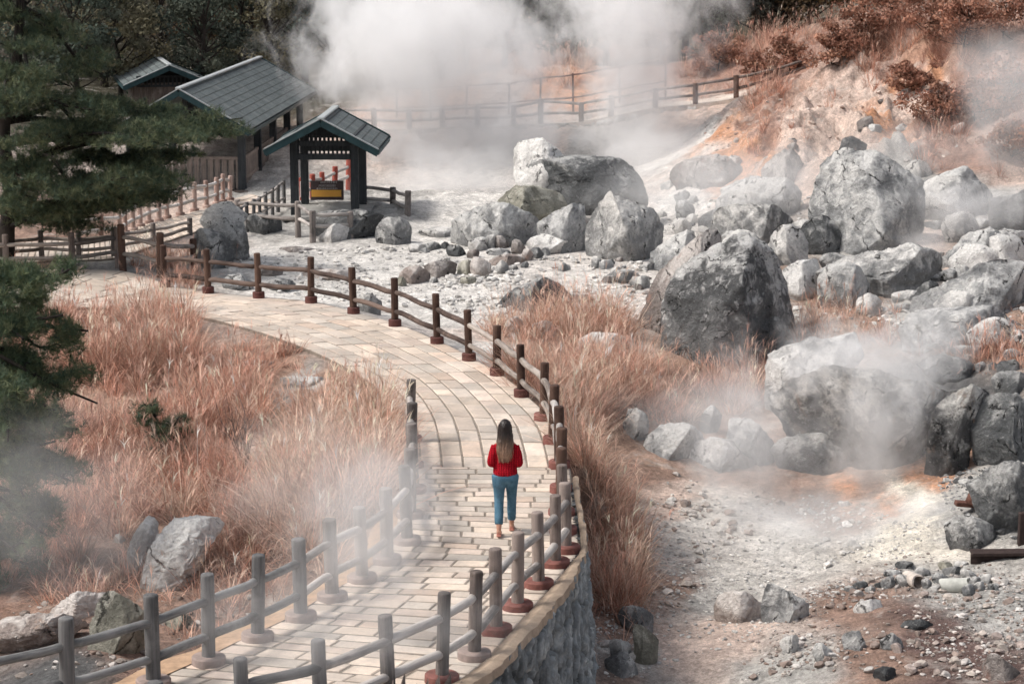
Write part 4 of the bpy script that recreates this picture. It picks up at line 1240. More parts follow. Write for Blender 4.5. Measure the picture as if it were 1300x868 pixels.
B('rock', 'hazy grey rock right beside the pale rounded one in the basin', [(498, 510), (515, 465), (560, 445), (610, 452), (650, 490), (630, 550), (560, 565), (510, 550)], 'rk_grey', 106, .8, base=(998, 794), sub=5, sink=.4, **ZB)
B('rock', 'pale flat stone on the brown mound below the cobbles', [(780, 505), (800, 482), (850, 485), (875, 510), (840, 528), (795, 525)], 'rk_white', 107, .8, base=(1103, 780), sub=4, **ZB)
B('rock', 'oblong grey stone tilted on the brown mound', [(745, 610), (760, 580), (790, 600), (830, 640), (800, 650), (765, 640)], 'rk_grey', 108, .7, base=(1088, 832), sub=4, **ZB)
B('rock', 'wedge of grey stone right of the oblong one on the mound', [(860, 610), (880, 585), (930, 610), (935, 630), (890, 640)], 'rk_grey', 109, .7, base=(1133, 827), sub=4, **ZB)
B('rock', 'dark low stone on the brown mound near the right', [(925, 570), (960, 540), (1020, 545), (1025, 570), (970, 580)], 'rk_dark', 110, .7, base=(1165, 803), sub=4, **ZB)
B('rock', 'round grey stone low on the mound left of centre', [(655, 650), (680, 615), (715, 625), (720, 655), (690, 675)], 'rk_grey', 111, .8, base=(1046, 842), sub=4, **ZB)
B('rock', 'light stone half buried at the left of the mound', [(555, 620), (570, 590), (610, 595), (615, 640), (580, 650)], 'rk_pale', 112, .8, base=(1002, 832), sub=4, **ZB)
B('rock', 'dark stone at the bottom edge in front of the mound', [(840, 720), (860, 685), (900, 690), (915, 725), (880, 745)], 'rk_dark', 113, .8, base=(1125, 868), sub=4, **ZB)
B('rock', 'reddish dark stone in the bottom right corner', [(1180, 700), (1200, 660), (1260, 650), (1320, 680), (1320, 740), (1220, 745)], 'rk_brown', 114, .8, base=(1280, 868), sub=4, **ZB)
B('rock', 'white-topped rock above the dark beam at the right', [(1062, 250), (1075, 225), (1110, 218), (1150, 245), (1205, 268), (1235, 315), (1200, 340), (1120, 338), (1075, 300)], 'rk_patch', 115, .8, base=(1235, 702), sub=5, **ZB)
# gravelly grey bank near the right edge
B('rock', 'crumbly dark grey bank between the round dark boulder and the beam', [(1130, 110), (1150, 60), (1220, 45), (1320, 130), (1380, 220), (1380, 320), (1260, 320), (1200, 240), (1140, 170)], 'rk_dark', 116, .8, base=(1290, 690), back=.8, rough=1.6, **ZB)
# bottom left outcrop
B('rock', 'white tilted outcrop half of the pale rock in the bank at lower left', [(472, 335), (485, 270), (510, 220), (562, 165), (592, 190), (592, 260), (550, 320), (500, 362)], 'rk_white', 121, .9, base=(175, 728), sub=6, rough=1.7, cut=(.72, .92), **ZL)
B('rock', 'larger white and ochre outcrop beside the tilted one at lower left', [(520, 400), (560, 310), (605, 220), (650, 168), (730, 172), (800, 170), (832, 200), (770, 265), (700, 370), (610, 425)], 'rk_white', 122, .8, base=(220, 748), sub=6, rough=1.8, cut=(.70, .92), **ZL)
B('rock', 'pinkish ledge running down from the white outcrop at lower left', [(170, 530), (210, 470), (300, 440), (400, 450), (420, 490), (335, 545), (240, 550)], 'rk_pink', 123, .8, base=(100, 792), sub=6, rough=1.6, **ZL)
B('rock', 'long low pinkish-grey rock behind the grey fence at the left edge', [(-60, 600), (0, 568), (150, 540), (290, 520), (330, 560), (260, 600), (150, 615), (0, 645)], 'rk_pink', 124, .6, base=(60, 822), sub=6, rough=1.6, **ZL)
B('rock', 'olive brown boulder behind the rails of the grey fence', [(320, 600), (345, 530), (400, 475), (470, 455), (540, 500), (565, 600), (540, 680), (430, 700), (340, 690)], 'rk_olive', 125, .8, base=(150, 835), sub=6, **ZL)
B('rock', 'small pale stone in the grass left of the white outcrop', [(425, 250), (440, 228), (470, 235), (472, 270), (440, 275)], 'rk_white', 126, .8, base=(152, 694), sub=4, **ZL)
B('rock', 'weathered stone below the rails at the foot of the fence', [(600, 545), (640, 520), (720, 530), (745, 570), (690, 610), (620, 600)], 'rk_olive', 127, .8, base=(228, 806), sub=4, **ZL)
# around the gate roof
B('boulder', 'tilted pale slab rock with a dark left face, behind the short dark fence', [(513, 215), (530, 190), (565, 172), (640, 168), (720, 210), (795, 268), (770, 300), (800, 400), (822, 500), (740, 510), (690, 430), (650, 365), (580, 335), (520, 295)], 'rk_patch', 131, .55, base=(290, 332), sub=6, cut=(.55, .85), lean=.9, **ZG)
B('boulder', 'brownish mound-shaped rock under the tilted pale slab', [(478, 340), (510, 322), (580, 330), (680, 390), (725, 500), (660, 575), (560, 560), (490, 480)], 'rk_grey', 132, .6, base=(272, 342), sub=5, back=.3, **ZG)
B('boulder', 'dark boulder between the tilted slab and the gate posts', [(795, 275), (815, 248), (850, 233), (950, 243), (1005, 275), (1010, 345), (930, 375), (850, 365), (815, 330)], 'rk_dark', 133, .8, base=(338, 300), sub=5, **ZG)
B('boulder', 'wide dark boulder in front of the gate roof', [(302, 745), (330, 690), (375, 658), (480, 652), (600, 660), (665, 678), (650, 750), (560, 820), (420, 815), (330, 800)], 'rk_dark', 134, .8, base=(440, 307), sub=6, **ZT)
B('boulder', 'rounded grey boulder right of the wide dark one below the gate', [(612, 790), (640, 720), (690, 688), (755, 700), (800, 770), (790, 830), (700, 845), (640, 830)], 'rk_grey', 135, .8, base=(500, 313), sub=5, **ZT)
B('rock', 'small white rock resting before the wide dark boulder', [(326, 765), (370, 735), (420, 733), (490, 725), (485, 780), (430, 825), (345, 812)], 'rk_white', 136, .8, base=(424, 309), sub=5, **ZT)

# --- row of small stones beyond the curved fence (each one its own)
PILE = [(150, 225, 120, 55, 'rk_pale', 'grey'), (240, 215, 110, 60, 'rk_dark', 'dark'), (320, 210, 60, 50, 'rk_dark', 'dark'), (428, 190, 140, 40, 'rk_brown', 'flat'), (400, 245, 130, 70, 'rk_dark', 'dark'),
        (540, 200, 130, 95, 'rk_white', 'white-topped'), (610, 190, 70, 85, 'rk_pale', 'pale'), (680, 190, 110, 80, 'rk_brown', 'brown'), (665, 250, 150, 50, 'rk_grey', 'grey'), (790, 220, 95, 85, 'rk_brown', 'brown'),
        (850, 270, 80, 80, 'rk_brown', 'brown'), (910, 260, 90, 70, 'rk_grey', 'grey'), (715, 300, 220, 70, 'rk_pink', 'pinkish'), (685, 345, 85, 90, 'rk_pale', 'pale'), (455, 350, 100, 90, 'rk_olive', 'olive'),
        (555, 345, 130, 110, 'rk_pink', 'pinkish'), (470, 430, 105, 45, 'rk_olive', 'flat'), (500, 260, 80, 60, 'rk_brown', 'reddish'), (250, 430, 60, 45, 'rk_pale', 'pale'), (45, 440, 70, 60, 'rk_olive', 'olive'),
        (960, 250, 60, 50, 'rk_grey', 'grey'), (1000, 215, 90, 60, 'rk_pale', 'pale'), (600, 410, 50, 30, 'rk_pale', 'pale'), (760, 350, 60, 35, 'rk_grey', 'grey'), (830, 330, 50, 40, 'rk_grey', 'grey'), (200, 240, 60, 40, 'rk_grey', 'grey')]
for k, (x, y, w, h, mt, adj) in enumerate(PILE):
    cx, cy = 500 + x / 5, 270 + y / 5
    w, h = w / 5 * 1.05, h / 5 * 1.1
    g = np.random.default_rng(300 + k)
    a = np.sort(g.uniform(0, 2 * np.pi, 9))
    pts = [(cx + w / 2 * math.cos(t) * g.uniform(.9, 1.1), cy + h / 2 * math.sin(t) * g.uniform(.9, 1.1)) for t in np.linspace(0, 2 * np.pi, 9)[:-1]]
    B('stone', f'small {adj} stone in the row of heaped stones beyond the curved fence', pts, mt, 300 + k, .8, base=(cx, cy + h / 2), sub=4, sink=.3, group='stones heaped in a row on the white ground', cat='stone')
B('rock', 'wedge-topped dark rock standing left of the heaped stones', [(188, 305), (260, 312), (385, 318), (402, 345), (380, 410), (300, 425), (255, 400), (225, 350)], 'rk_brown', 141, .8, base=(558, 354), sub=5, origin=(500, 270), scale=5)
B('rock', 'knobbly pinkish rock just behind a fence post, left of the wedge-topped one', [(25, 400), (45, 365), (100, 335), (160, 340), (215, 370), (232, 420), (200, 455), (100, 465), (40, 440)], 'rk_pink', 142, .8, base=(525, 362), sub=5, origin=(500, 270), scale=5, rough=1.6)
# stones seen through and beside the curved fence
for k, (x, y, w, h, mt, lb) in enumerate([(300, 360, 44, 22, 'rk_grey', 'jagged grey rock behind the fence below the tilted slab'), (352, 362, 40, 18, 'rk_grey', 'low grey rock behind the rails, second from the tilted slab'), (470, 385, 36, 26, 'rk_pale', 'pale knobbly rock behind the fence at the bend'),
                                      (345, 345, 30, 14, 'rk_brown', 'ochre flat stone on the white ground behind the rails'), (400, 346, 34, 12, 'rk_brown', 'flat brownish slab lying behind the bend of the fence'), (690, 420, 30, 24, 'rk_white', 'white rock in the grass below the dark wedge rock'),
                                      (655, 415, 30, 26, 'rk_white', 'white boulder leaning in the grass left of another white rock'), (770, 440, 70, 40, 'rk_white', 'large white rock half hidden in grass left of the leaning slab'), (735, 380, 40, 14, 'rk_pale', 'low pale stone on the white ground below the pale rounded boulder'), (790, 352, 50, 22, 'rk_pale', 'pale flat rock at the foot of the pale rounded boulder'),
                                      (420, 350, 60, 16, 'rk_pink', 'long pinkish slab on the white ground before the gate boulders'), (375, 318, 44, 10, 'rk_brown', 'flat red-brown slab right of the dark gate boulder'),
                                      (330, 465, 60, 16, 'rk_grey', 'weathered flat stone set in the grass bank, the left one'), (385, 485, 70, 18, 'rk_grey', 'weathered flat stone in the grass bank nearest the path'),
                                      (1150, 335, 40, 26, 'rk_pale', 'hazy pale rock at the right foot of the towering boulder'), (860, 320, 46, 30, 'rk_pale', 'hazy pale rock in front of the low grey boulder'), (1215, 245, 60, 22, 'rk_pale', 'pale ledge under the far red bushes on the right'), (560, 296, 60, 16, 'rk_pale', 'pale rock dissolving in the steam behind the heap')]):
    g = np.random.default_rng(500 + k)
    pts = [(x + w / 2 * math.cos(t) * g.uniform(.8, 1.15), y + h / 2 * math.sin(t) * g.uniform(.75, 1.15)) for t in np.linspace(0, 2 * np.pi, 10)[:-1]]
    B('rock', lb, pts, mt, 500 + k, .8, base=(x, y + h / 2), sub=5, sink=.3, rough=1.3)

B('boulder', 'dark low rock added as shade of the hollow under the left side of the massive steaming boulder', [(500, 440), (560, 420), (680, 500), (800, 560), (860, 600), (760, 615), (620, 590), (530, 530)], 'rk_dark', 160, .7, base=(1050, 622), back=1.0, sub=5, **ZC)  # added dark rock, stands in for the shade in the hollow
# --- more big rocks packed into the right-hand bank
B('boulder', 'hazy pale boulder packed between the towering boulder and the long flat slab', [(1165, 250), (1190, 225), (1225, 222), (1250, 245), (1245, 275), (1200, 285), (1170, 275)], 'rk_pale', 151, .8, sub=5)
B('boulder', 'grey block above the broad rough outcrop, right of the wisp', [(1205, 330), (1225, 300), (1262, 292), (1290, 310), (1285, 345), (1235, 352)], 'rk_grey', 152, .8, sub=5)
B('boulder', 'pale wedge in front of the low hazy boulders, left of the towering one', [(905, 330), (930, 300), (970, 292), (1000, 318), (985, 345), (930, 350)], 'rk_pale', 153, .8, sub=5)
B('boulder', 'long grey rock in the faded grass below the broad rough outcrop', [(1150, 425), (1180, 400), (1250, 392), (1300, 405), (1320, 432), (1240, 445), (1170, 442)], 'rk_grey', 154, .8, sub=5)
B('boulder', 'pale tilted block on the slope foot, left of the dark pointed boulder', [(945, 262), (962, 232), (1000, 225), (1020, 250), (1005, 275), (965, 280)], 'rk_pale', 155, .8, sub=5)
# --- rubble between the boulders
gq = np.random.default_rng(88)
def rubble(label, group, poly, n, smin, smax, mats, sd):
    pts_ = np.array(poly, float); lo, hi = pts_.min(0), pts_.max(0); k = 0
    while k < n:
        x, y = gq.uniform(lo, hi)
        if not in_poly(np.array([[x, y]]), pts_)[0]: continue
        w = smin * (smax / smin) ** (gq.uniform() ** 1.7); h = w * gq.uniform(.45, .85)
        P = [(x + w / 2 * math.cos(t) * gq.uniform(.75, 1.2), y + h / 2 * math.sin(t) * gq.uniform(.75, 1.2)) for t in np.linspace(0, 2 * np.pi, 9)[:-1]]
        B('rock', label, P, mats[gq.integers(len(mats))], sd + k, .85, base=(x, y + h / 2), sub=4, sink=.35, group=group)
        k += 1
rubble('small broken rock in the rubble among the pale boulders below the slope', 'rubble below the slope', [(850, 225), (1000, 250), (1030, 300), (1000, 330), (880, 330), (830, 260)], 26, 10, 44, ['rk_pale', 'rk_grey', 'rk_white'], 1000)
rubble('small broken rock in the rocky bank at the right, beyond the massive steaming boulder', 'rubble in the right-hand bank', [(1160, 225), (1300, 240), (1300, 440), (1180, 430), (1100, 390), (1020, 410), (1010, 340), (1150, 320)], 58, 12, 84, ['rk_pale', 'rk_grey', 'rk_white', 'rk_dark'], 1100)
rubble('small rock lying at the foot of the boulder heap left of centre', 'rubble round the boulder heap', [(560, 315), (640, 320), (760, 330), (860, 330), (850, 380), (740, 350), (640, 345)], 20, 8, 30, ['rk_pale', 'rk_grey', 'rk_brown'], 1200)
rubble('broken rock wedged in the bank beside the brown-streaked upright slab', 'rubble at the right edge', [(1180, 430), (1300, 430), (1300, 500), (1220, 500)], 12, 16, 56, ['rk_dark', 'rk_grey'], 1300)
rubble('loose rock on the rusty slope at the back right', 'rocks on the rusty slope', [(930, 150), (1060, 110), (1230, 110), (1230, 200), (1000, 225), (920, 215)], 30, 7, 28, ['rk_pink', 'rk_pale', 'rk_brown'], 1400)
# --- heap of pale cobbles and broken clay pipes on the mound
COB = [(885, 432, 46, 44, 'rk_grey'), (930, 425, 50, 40, 'rk_pale'), (1003, 434, 34, 36, 'rk_grey'), (1045, 420, 56, 36, 'rk_grey'), (1030, 452, 60, 30, 'rk_white'), (1130, 455, 42, 40, 'rk_grey'), (1150, 430, 40, 40, 'rk_pale'),
       (900, 405, 60, 26, 'rk_grey'), (935, 378, 60, 24, 'rk_dark'), (990, 400, 50, 30, 'rk_pale'), (1080, 395, 60, 34, 'rk_pale'), (1130, 405, 50, 30, 'rk_pale'), (1165, 445, 36, 34, 'rk_pale'), (1185, 420, 50, 34, 'rk_pale'), (1060, 380, 46, 26, 'rk_olive'), (1110, 378, 46, 26, 'rk_pale'), (1205, 445, 34, 24, 'rk_grey'), (860, 440, 36, 22, 'rk_dark'), (800, 440, 50, 24, 'rk_dark'), (770, 452, 40, 22, 'rk_grey'), (830, 452, 36, 22, 'rk_pale')]
for k, (x, y, w, h, mt) in enumerate(COB):
    cx, cy = 760 + x / 2.407, 560 + y / 2.407
    w, h = w / 2.407, h / 2.407
    pts = [(cx + w / 2 * math.cos(t), cy + h / 2 * math.sin(t)) for t in np.linspace(0, 2 * np.pi, 10)[:-1]]
    B('cobble', 'rounded pale cobble in the heap with clay pipes on the brown mound', pts, mt, 700 + k, .9, base=(cx, cy + h / 2), sub=4, sink=.25, facets=4, rough=.6, group='cobbles heaped on the brown mound', cat='stone')
M['clay'] = plain_mat('pale_clay', (.46, .46, .42), .8, .25, 7, .3)
M['clay_pink'] = plain_mat('pinkish_clay', (.52, .46, .41), .8, .25, 7, .3)
def clay_pipe(label, px, py, wpx, L, az, mat):
    G = ground_at(px, py)
    r = wpx / 2 / F * G[1]
    mb = MB(); seg = 28
    th = np.arange(seg) * 2 * np.pi / seg
    rings = []
    for (y, rr) in ((-L / 2, r), (L / 2, r * .92), (L / 2, r * .72), (-L / 2, r * .80)):
        rings.append(np.stack([rr * np.cos(th), np.full(seg, y) + .02 * np.cos(3 * th), rr * np.sin(th)], 1))
    j = np.arange(seg); jn = (j + 1) % seg
    Q = []
    for a in range(4):
        b = (a + 1) % 4
        Q.append(np.stack([a * seg + j, a * seg + jn, b * seg + jn, b * seg + j], 1))
    mb.add(np.vstack(rings), np.vstack(Q))
    o = mb.build('clay_pipe', mat, None, True, (G[0], G[1] + r * .5, G[2] + r * .85))
    o.rotation_euler = (R(-6), 0, az)
    auto_smooth(o, 40)
    return tag(o, label, 'pipe')
clay_pipe('short pinkish clay pipe with its dark open end facing the path, in the cobble heap', 760 + 963 / 2.407, 560 + 448 / 2.407, 20, .42, R(12), M['clay_pink'])
clay_pipe('grey broken clay pipe lying sideways at the right of the cobble heap', 760 + 1090 / 2.407, 560 + 468 / 2.407, 20, .40, R(72), M['clay'])

# --- scattered stones: everything too many to count
def stone_field(name, label, regions, n, smin, smax, seed, mat):
    g = np.random.default_rng(seed)
    d, T = ico(2)
    Vs, Ts, Cs = [], [], []
    base = []
    for k in range(10):
        nv = d.copy()
        for f in range(11):
            nn = g.normal(size=3); nn /= np.linalg.norm(nn)
            nv -= nn * np.maximum(nv @ nn - g.uniform(.38, .75), 0)[:, None]
        base.append(nv * np.array([1, .8, .62]))
    cnt = 0
    for poly_px, share, tones in regions:
        poly = np.array([ground_at(x, y)[:2] for x, y in poly_px])
        lo, hi = poly.min(0), poly.max(0)
        m = int(n * share)
        pts = []
        while len(pts) < m:
            c = g.uniform(lo, hi, (m * 3, 2))
            c = c[in_poly(c, poly)]
            den = fbm(np.column_stack([c * .8, np.zeros(len(c))]) + seed, 3)
            c = c[den > g.uniform(-.5, .45, len(c))]
            pts += list(c)
            if not len(c): break
        pts = np.array(pts[:m])
        z = ground_z(pts[:, 0], pts[:, 1])
        sz = smin * (smax / smin) ** (g.uniform(0, 1, m) ** 2.2)
        for k in range(m):
            a = g.uniform(0, 6.28); ca, sa = math.cos(a), math.sin(a)
            V = base[g.integers(10)] * sz[k]
            V = V @ np.array([[ca, sa, 0], [-sa, ca, 0], [0, 0, 1]])
            Vs.append(V + [pts[k, 0], pts[k, 1], z[k] + sz[k] * .22]); Ts.append(T + cnt); cnt += len(V)
            Cs.append(np.broadcast_to(np.array(tones[g.integers(len(tones))]) * g.uniform(.7, 1.15), (len(V), 3)))
    o = link(name, np_mesh(name, np.vstack(Vs), np.vstack(Ts), mat, False, np.vstack(Cs)))
    return tag(o, label, 'gravel', kind='stuff')
M['pebble'] = attr_mat('pebble_stone', .92, 0, .35, 20)
TW = [(.60, .58, .55), (.56, .54, .51), (.50, .48, .455), (.66, .63, .59), (.40, .385, .37)]
TH = [(.52, .42, .36), (.44, .34, .29), (.58, .50, .45), (.36, .25, .20)]
TD = [(.36, .32, .29), (.29, .25, .22), (.44, .40, .37), (.20, .17, .15), (.50, .46, .43), (.30, .22, .18)]
TK = [(.20, .20, .20), (.32, .32, .31), (.10, .10, .10), (.45, .44, .42)]
stone_field('gravel', 'loose pale gravel and small stones strewn over the steaming basin on the right', [
    ([(770, 620), (1000, 620), (1200, 660), (1140, 720), (1000, 790), (780, 868), (745, 760)], .50, TW),
    ([(1000, 760), (1150, 700), (1300, 720), (1300, 868), (960, 868)], .36, TD),
    ([(1180, 590), (1300, 600), (1300, 690), (1220, 690)], .14, TK)], 8000, .007, .055, 41, M['pebble'])
TM = [(.34, .28, .25), (.40, .35, .31), (.46, .42, .39), (.28, .22, .19), (.52, .49, .46)]
stone_field('gravel', 'crumbled lumps of rock and earth on the mound and along the foot of the wall at lower right', [
    ([(960, 790), (1100, 730), (1300, 740), (1300, 868), (940, 868)], .50, TM), ([(760, 640), (860, 600), (1000, 640), (900, 720), (800, 868), (750, 868)], .28, TM), ([(1000, 620), (1200, 650), (1200, 690), (1050, 720)], .10, TW), ([(1180, 590), (1300, 600), (1300, 690), (1220, 690)], .12, TK)], 1000, .03, .14, 44, M['pebble'])
stone_field('gravel', 'small broken stones scattered over the white flat ground beyond the curved fence', [
    ([(270, 330), (560, 300), (600, 390), (480, 390), (330, 375)], .22, TW), ([(560, 330), (820, 330), (820, 420), (620, 430), (560, 380)], .34, TW), ([(880, 240), (1060, 260), (1000, 330), (800, 310)], .10, TW),
    ([(1000, 400), (1150, 330), (1300, 320), (1300, 420), (1050, 440)], .20, TW), ([(880, 160), (1150, 110), (1250, 200), (900, 225)], .10, TH)], 5200, .016, .14, 42, M['pebble'])
stone_field('gravel', 'broken stones and lumps on the bank behind the grey fence at lower left', [([(0, 770), (160, 760), (330, 740), (380, 720), (330, 790), (160, 868), (0, 868)], 1.0, TD)], 220, .02, .12, 43, M['pebble'])

M['rust_dark'] = plain_mat('blackened_rust', (.040, .026, .023), .85, .4, 12, .4)
# --- scrap metal lying by the beam
mb = MB()
G = ground_at(1238, 718); G2 = ground_at(1330, 700)
bm_o = empty('metal_beam', (G[0], G[1], G[2]), 'dark rusty beam lying on the ground at the right edge above the cobbles', 'beam')
L = 3.4
for z, h, w in ((.30, .05, .26), (.04, .05, .26)):
    m = MB(); m.beam((-.05, .1, z - .14), (L, -.1, z - .06), w, h, bev=.006); m.build('flange', M['rust_dark'], bm_o, False)
m = MB(); m.beam((-.05, .1, .03), (L, -.1, .10), .05, .22, bev=.004); m.build('web', M['rust_dark'], bm_o, False)
G = ground_at(1240, 648)
sp = empty('scrap_metal', (G[0], G[1], G[2]), 'dark red rusty bracket lying on the grey bank at the right', 'scrap metal')
m = MB(); m.beam((-.35, 0, .12), (.40, .05, .05), .16, .08, bev=.012); m.build('plate', M['rusty'], sp, False)
m = MB(); m.tube([(-.05, 0, .1), (0, .02, .34)], [.15, .11], 16); m.build('stub', M['rusty'], sp, True)
G = ground_at(1297, 690)
m = MB(); m.box((0, 0, .2), (.12, .12, .6), bev=.015); tag(m.build('rusty_post', M['rust_dark'], None, False, G), 'short rusty post cut by the right edge of the view', 'post')
# ------------------------------------------------------------------ dry grass
M['grass'] = attr_mat('dry_grass', .75, .22, .18, 3, .15)
GTONES = np.array([(.54, .31, .228), (.61, .385, .295), (.49, .25, .18), (.64, .465, .36), (.42, .215, .155), (.68, .54, .43), (.31, .185, .138)])

def blades(roots, length, az, lean, width, cols, curl, seg=4):
    """curved tapering strips, one per root"""
    n = len(roots)
    t = np.linspace(0, 1, seg + 1)[None]
    dirx, diry = np.cos(az)[:, None], np.sin(az)[:, None]
    ang = lean[:, None] + curl[:, None] * t ** 1.6
    st = length[:, None] / seg
    hx = np.concatenate([np.zeros((n, 1)), np.cumsum(np.sin(ang[:, 1:]) * st, 1)], 1)
    hz = np.concatenate([np.zeros((n, 1)), np.cumsum(np.cos(ang[:, 1:]) * st, 1)], 1)
    cx = roots[:, :1] + dirx * hx; cy = roots[:, 1:2] + diry * hx; cz = roots[:, 2:] + hz
    w = width[:, None] * (1 - t ** 1.5 * .9)
    # width direction turned partly to face every way
    wa = az + np.pi / 2 + RNG.uniform(-.9, .9, n)
    wx, wy = np.cos(wa)[:, None] * w / 2, np.sin(wa)[:, None] * w / 2
    Lf = np.stack([cx - wx, cy - wy, cz], -1); Rt = np.stack([cx + wx, cy + wy, cz], -1)
    V = np.stack([Lf, Rt], 2).reshape(-1, 3)
    k = (np.arange(n)[:, None] * 2 * (seg + 1) + np.arange(seg)[None] * 2).ravel()
    Q = np.stack([k, k + 1, k + 3, k + 2], 1)
    C = np.repeat(cols, 2 * (seg + 1), 0)
    return V, Q, C

def grass_field(name, label, areas, seed, group=None):
    """areas: (photo polygon, clumps per m2, blades per clump, blade length range, tone weights, min distance from the path)"""
    g = np.random.default_rng(seed)
    Vs, Qs, Cs, cnt = [], [], [], 0
    for poly_px, dens, per, (l0, l1), tw, pd in areas:
        poly = np.array([ground_at(x, y)[:2] for x, y in poly_px])
        lo, hi = poly.min(0), poly.max(0)
        m = int(dens * np.prod(hi - lo))
        c = g.uniform(lo, hi, (m, 2)); c = c[in_poly(c, poly)]
        # keep off the walks
        dp = np.minimum(seg_dist(c, LE[::4]), np.minimum(seg_dist(c, RE[::4]), np.minimum(seg_dist(c, L2[::4]), seg_dist(c, R2[::4]))))
        ins = in_strip(c, LE, RE) | in_strip(c, L2, R2)
        c = c[(dp > pd) & ~ins]
        if not len(c): continue
        pn = fbm(np.column_stack([c * .55, np.zeros(len(c))]) + seed, 3)
        keep = pn > g.uniform(-.38, .22, len(c))
        c = c[keep]; pn = pn[keep]
        nb = np.maximum(4, (per * g.uniform(.5, 1.4, len(c))).astype(int))
        ci = np.repeat(np.arange(len(c)), nb)
        n = len(ci)
        csz = (.45 + .8 * g.uniform(0, 1, len(c)) ** 1.3) * (1 + .5 * pn)
        off = g.normal(0, .11, (n, 2)) * csz[ci][:, None]
        rt = c[ci] + off
        az = np.arctan2(off[:, 1], off[:, 0]) + g.normal(0, .7, n)
        z = ground_z(rt[:, 0], rt[:, 1]) - .02
        ln = g.uniform(l0, l1, n) * csz[ci]
        lean = np.abs(g.normal(.10, .16, n)) + np.hypot(off[:, 0], off[:, 1]) * 2.4
        curl = g.gamma(1.8, .52, n)
        flat = g.uniform(0, 1, n) > .91                      # broken and flattened stems
        lean = np.where(flat, g.uniform(.8, 1.45, n), lean); curl = np.where(flat, g.uniform(-.2, .4, n), curl)
        az = np.where(flat, g.uniform(-3.14, 3.14, n), az)
        tw_ = np.array(tw, float); tw_ /= tw_.sum()
        ct = GTONES[g.choice(len(GTONES), len(c), p=tw_)]
        bright = np.where(g.uniform(0, 1, n) > .86, 1.45, 1.0)[:, None]
        col = ct[ci] * .65 + GTONES[g.choice(len(GTONES), n, p=tw_)] * .35
        col = col * g.uniform(.65, 1.3, (n, 1)) * (g.uniform(.62, 1.2, len(c))[ci])[:, None] * bright
        wd = g.uniform(.008, .016, n) * (1 + .7 * (g.uniform(0, 1, n) > .85))
        V, Q, C = blades(np.column_stack([rt, z]), ln, az, lean, wd, col, curl)
        Vs.append(V); Qs.append(Q + cnt); Cs.append(C); cnt += len(V)
        # feathery seed stalks
        ns = int(n * .06)
        si = g.integers(0, n, ns)
        V, Q, C = blades(np.column_stack([rt[si], z[si]]), ln[si] * 1.25 + .1, az[si], np.abs(g.normal(.05, .08, ns)), np.full(ns, .007), np.clip(col[si] * 1.25 + .05, 0, .8), g.uniform(.1, .5, ns))
        Vs.append(V); Qs.append(Q + cnt); Cs.append(C); cnt += len(V)
        tip = V.reshape(ns, 10, 3)[:, 7]
        for r_ in range(5):
            V, Q, C = blades(tip - [0, 0, .02 * r_], g.uniform(.12, .24, ns), az[si] + g.normal(0, .5, ns), g.uniform(.1, .7, ns), np.full(ns, .010), np.clip(col[si] * 1.3 + .08, 0, .85), g.uniform(.4, 1.4, ns), 4)
            Vs.append(V); Qs.append(Q + cnt); Cs.append(C); cnt += len(V)
    o = link(name, np_mesh(name, np.vstack(Vs), np.vstack(Qs), M['grass'], True, np.vstack(Cs)))
    return tag(o, label, 'grass', group, 'stuff')

W_RED = (4, 3, 4, 1.5, 3.5, .9, 2.2); W_STRAW = (2, 4, 1, 5, .5, 4, .3); W_MID = (4, 4, 3, 2.5, 2, 1.5, 1); W_PINK = (3, 5, 2, 3, 1, 2, .5)
grass_field('dry_grass', 'tall red-brown and straw grass filling the bank inside the bend of the path', [
    ([(60, 392), (235, 396), (260, 425), (250, 480), (180, 500), (70, 480)], 22, 62, (.65, 1.2), W_MID, .18),
    ([(235, 398), (300, 415), (300, 450), (250, 470)], 14, 40, (.25, .5), W_RED, .14),
    ([(60, 480), (250, 465), (330, 470), (340, 540), (300, 560), (60, 590)], 15, 54, (.5, 1.0), W_RED, .3),
    ([(300, 418), (400, 450), (480, 500), (440, 525), (390, 490), (310, 465)], 16, 40, (.18, .40), W_RED, .12),
    ([(345, 490), (420, 505), (440, 525), (360, 540)], 12, 36, (.25, .5), W_MID, .2),
    ([(380, 545), (450, 520), (515, 505), (512, 640), (470, 700), (390, 720), (330, 690), (340, 610)], 20, 54, (.6, 1.15), W_STRAW, .16),
    ([(60, 590), (250, 570), (300, 590), (330, 690), (290, 690), (200, 660), (120, 720), (0, 740), (0, 600)], 13, 50, (.5, .95), W_MID, .3),
    ([(-150, 450), (60, 430), (60, 700), (-150, 760)], 8, 34, (.5, 1.0), W_RED, .4),
    ([(0, 700), (160, 690), (150, 770), (0, 790)], 7, 34, (.25, .6), W_RED, .35),
    ([(120, 715), (310, 690), (320, 770), (180, 780), (110, 765)], 11, 34, (.22, .5), W_MID, .3),
    ([(250, 690), (400, 700), (380, 790), (230, 810), (260, 760)], 9, 30, (.25, .6), W_MID, .35)], 61)
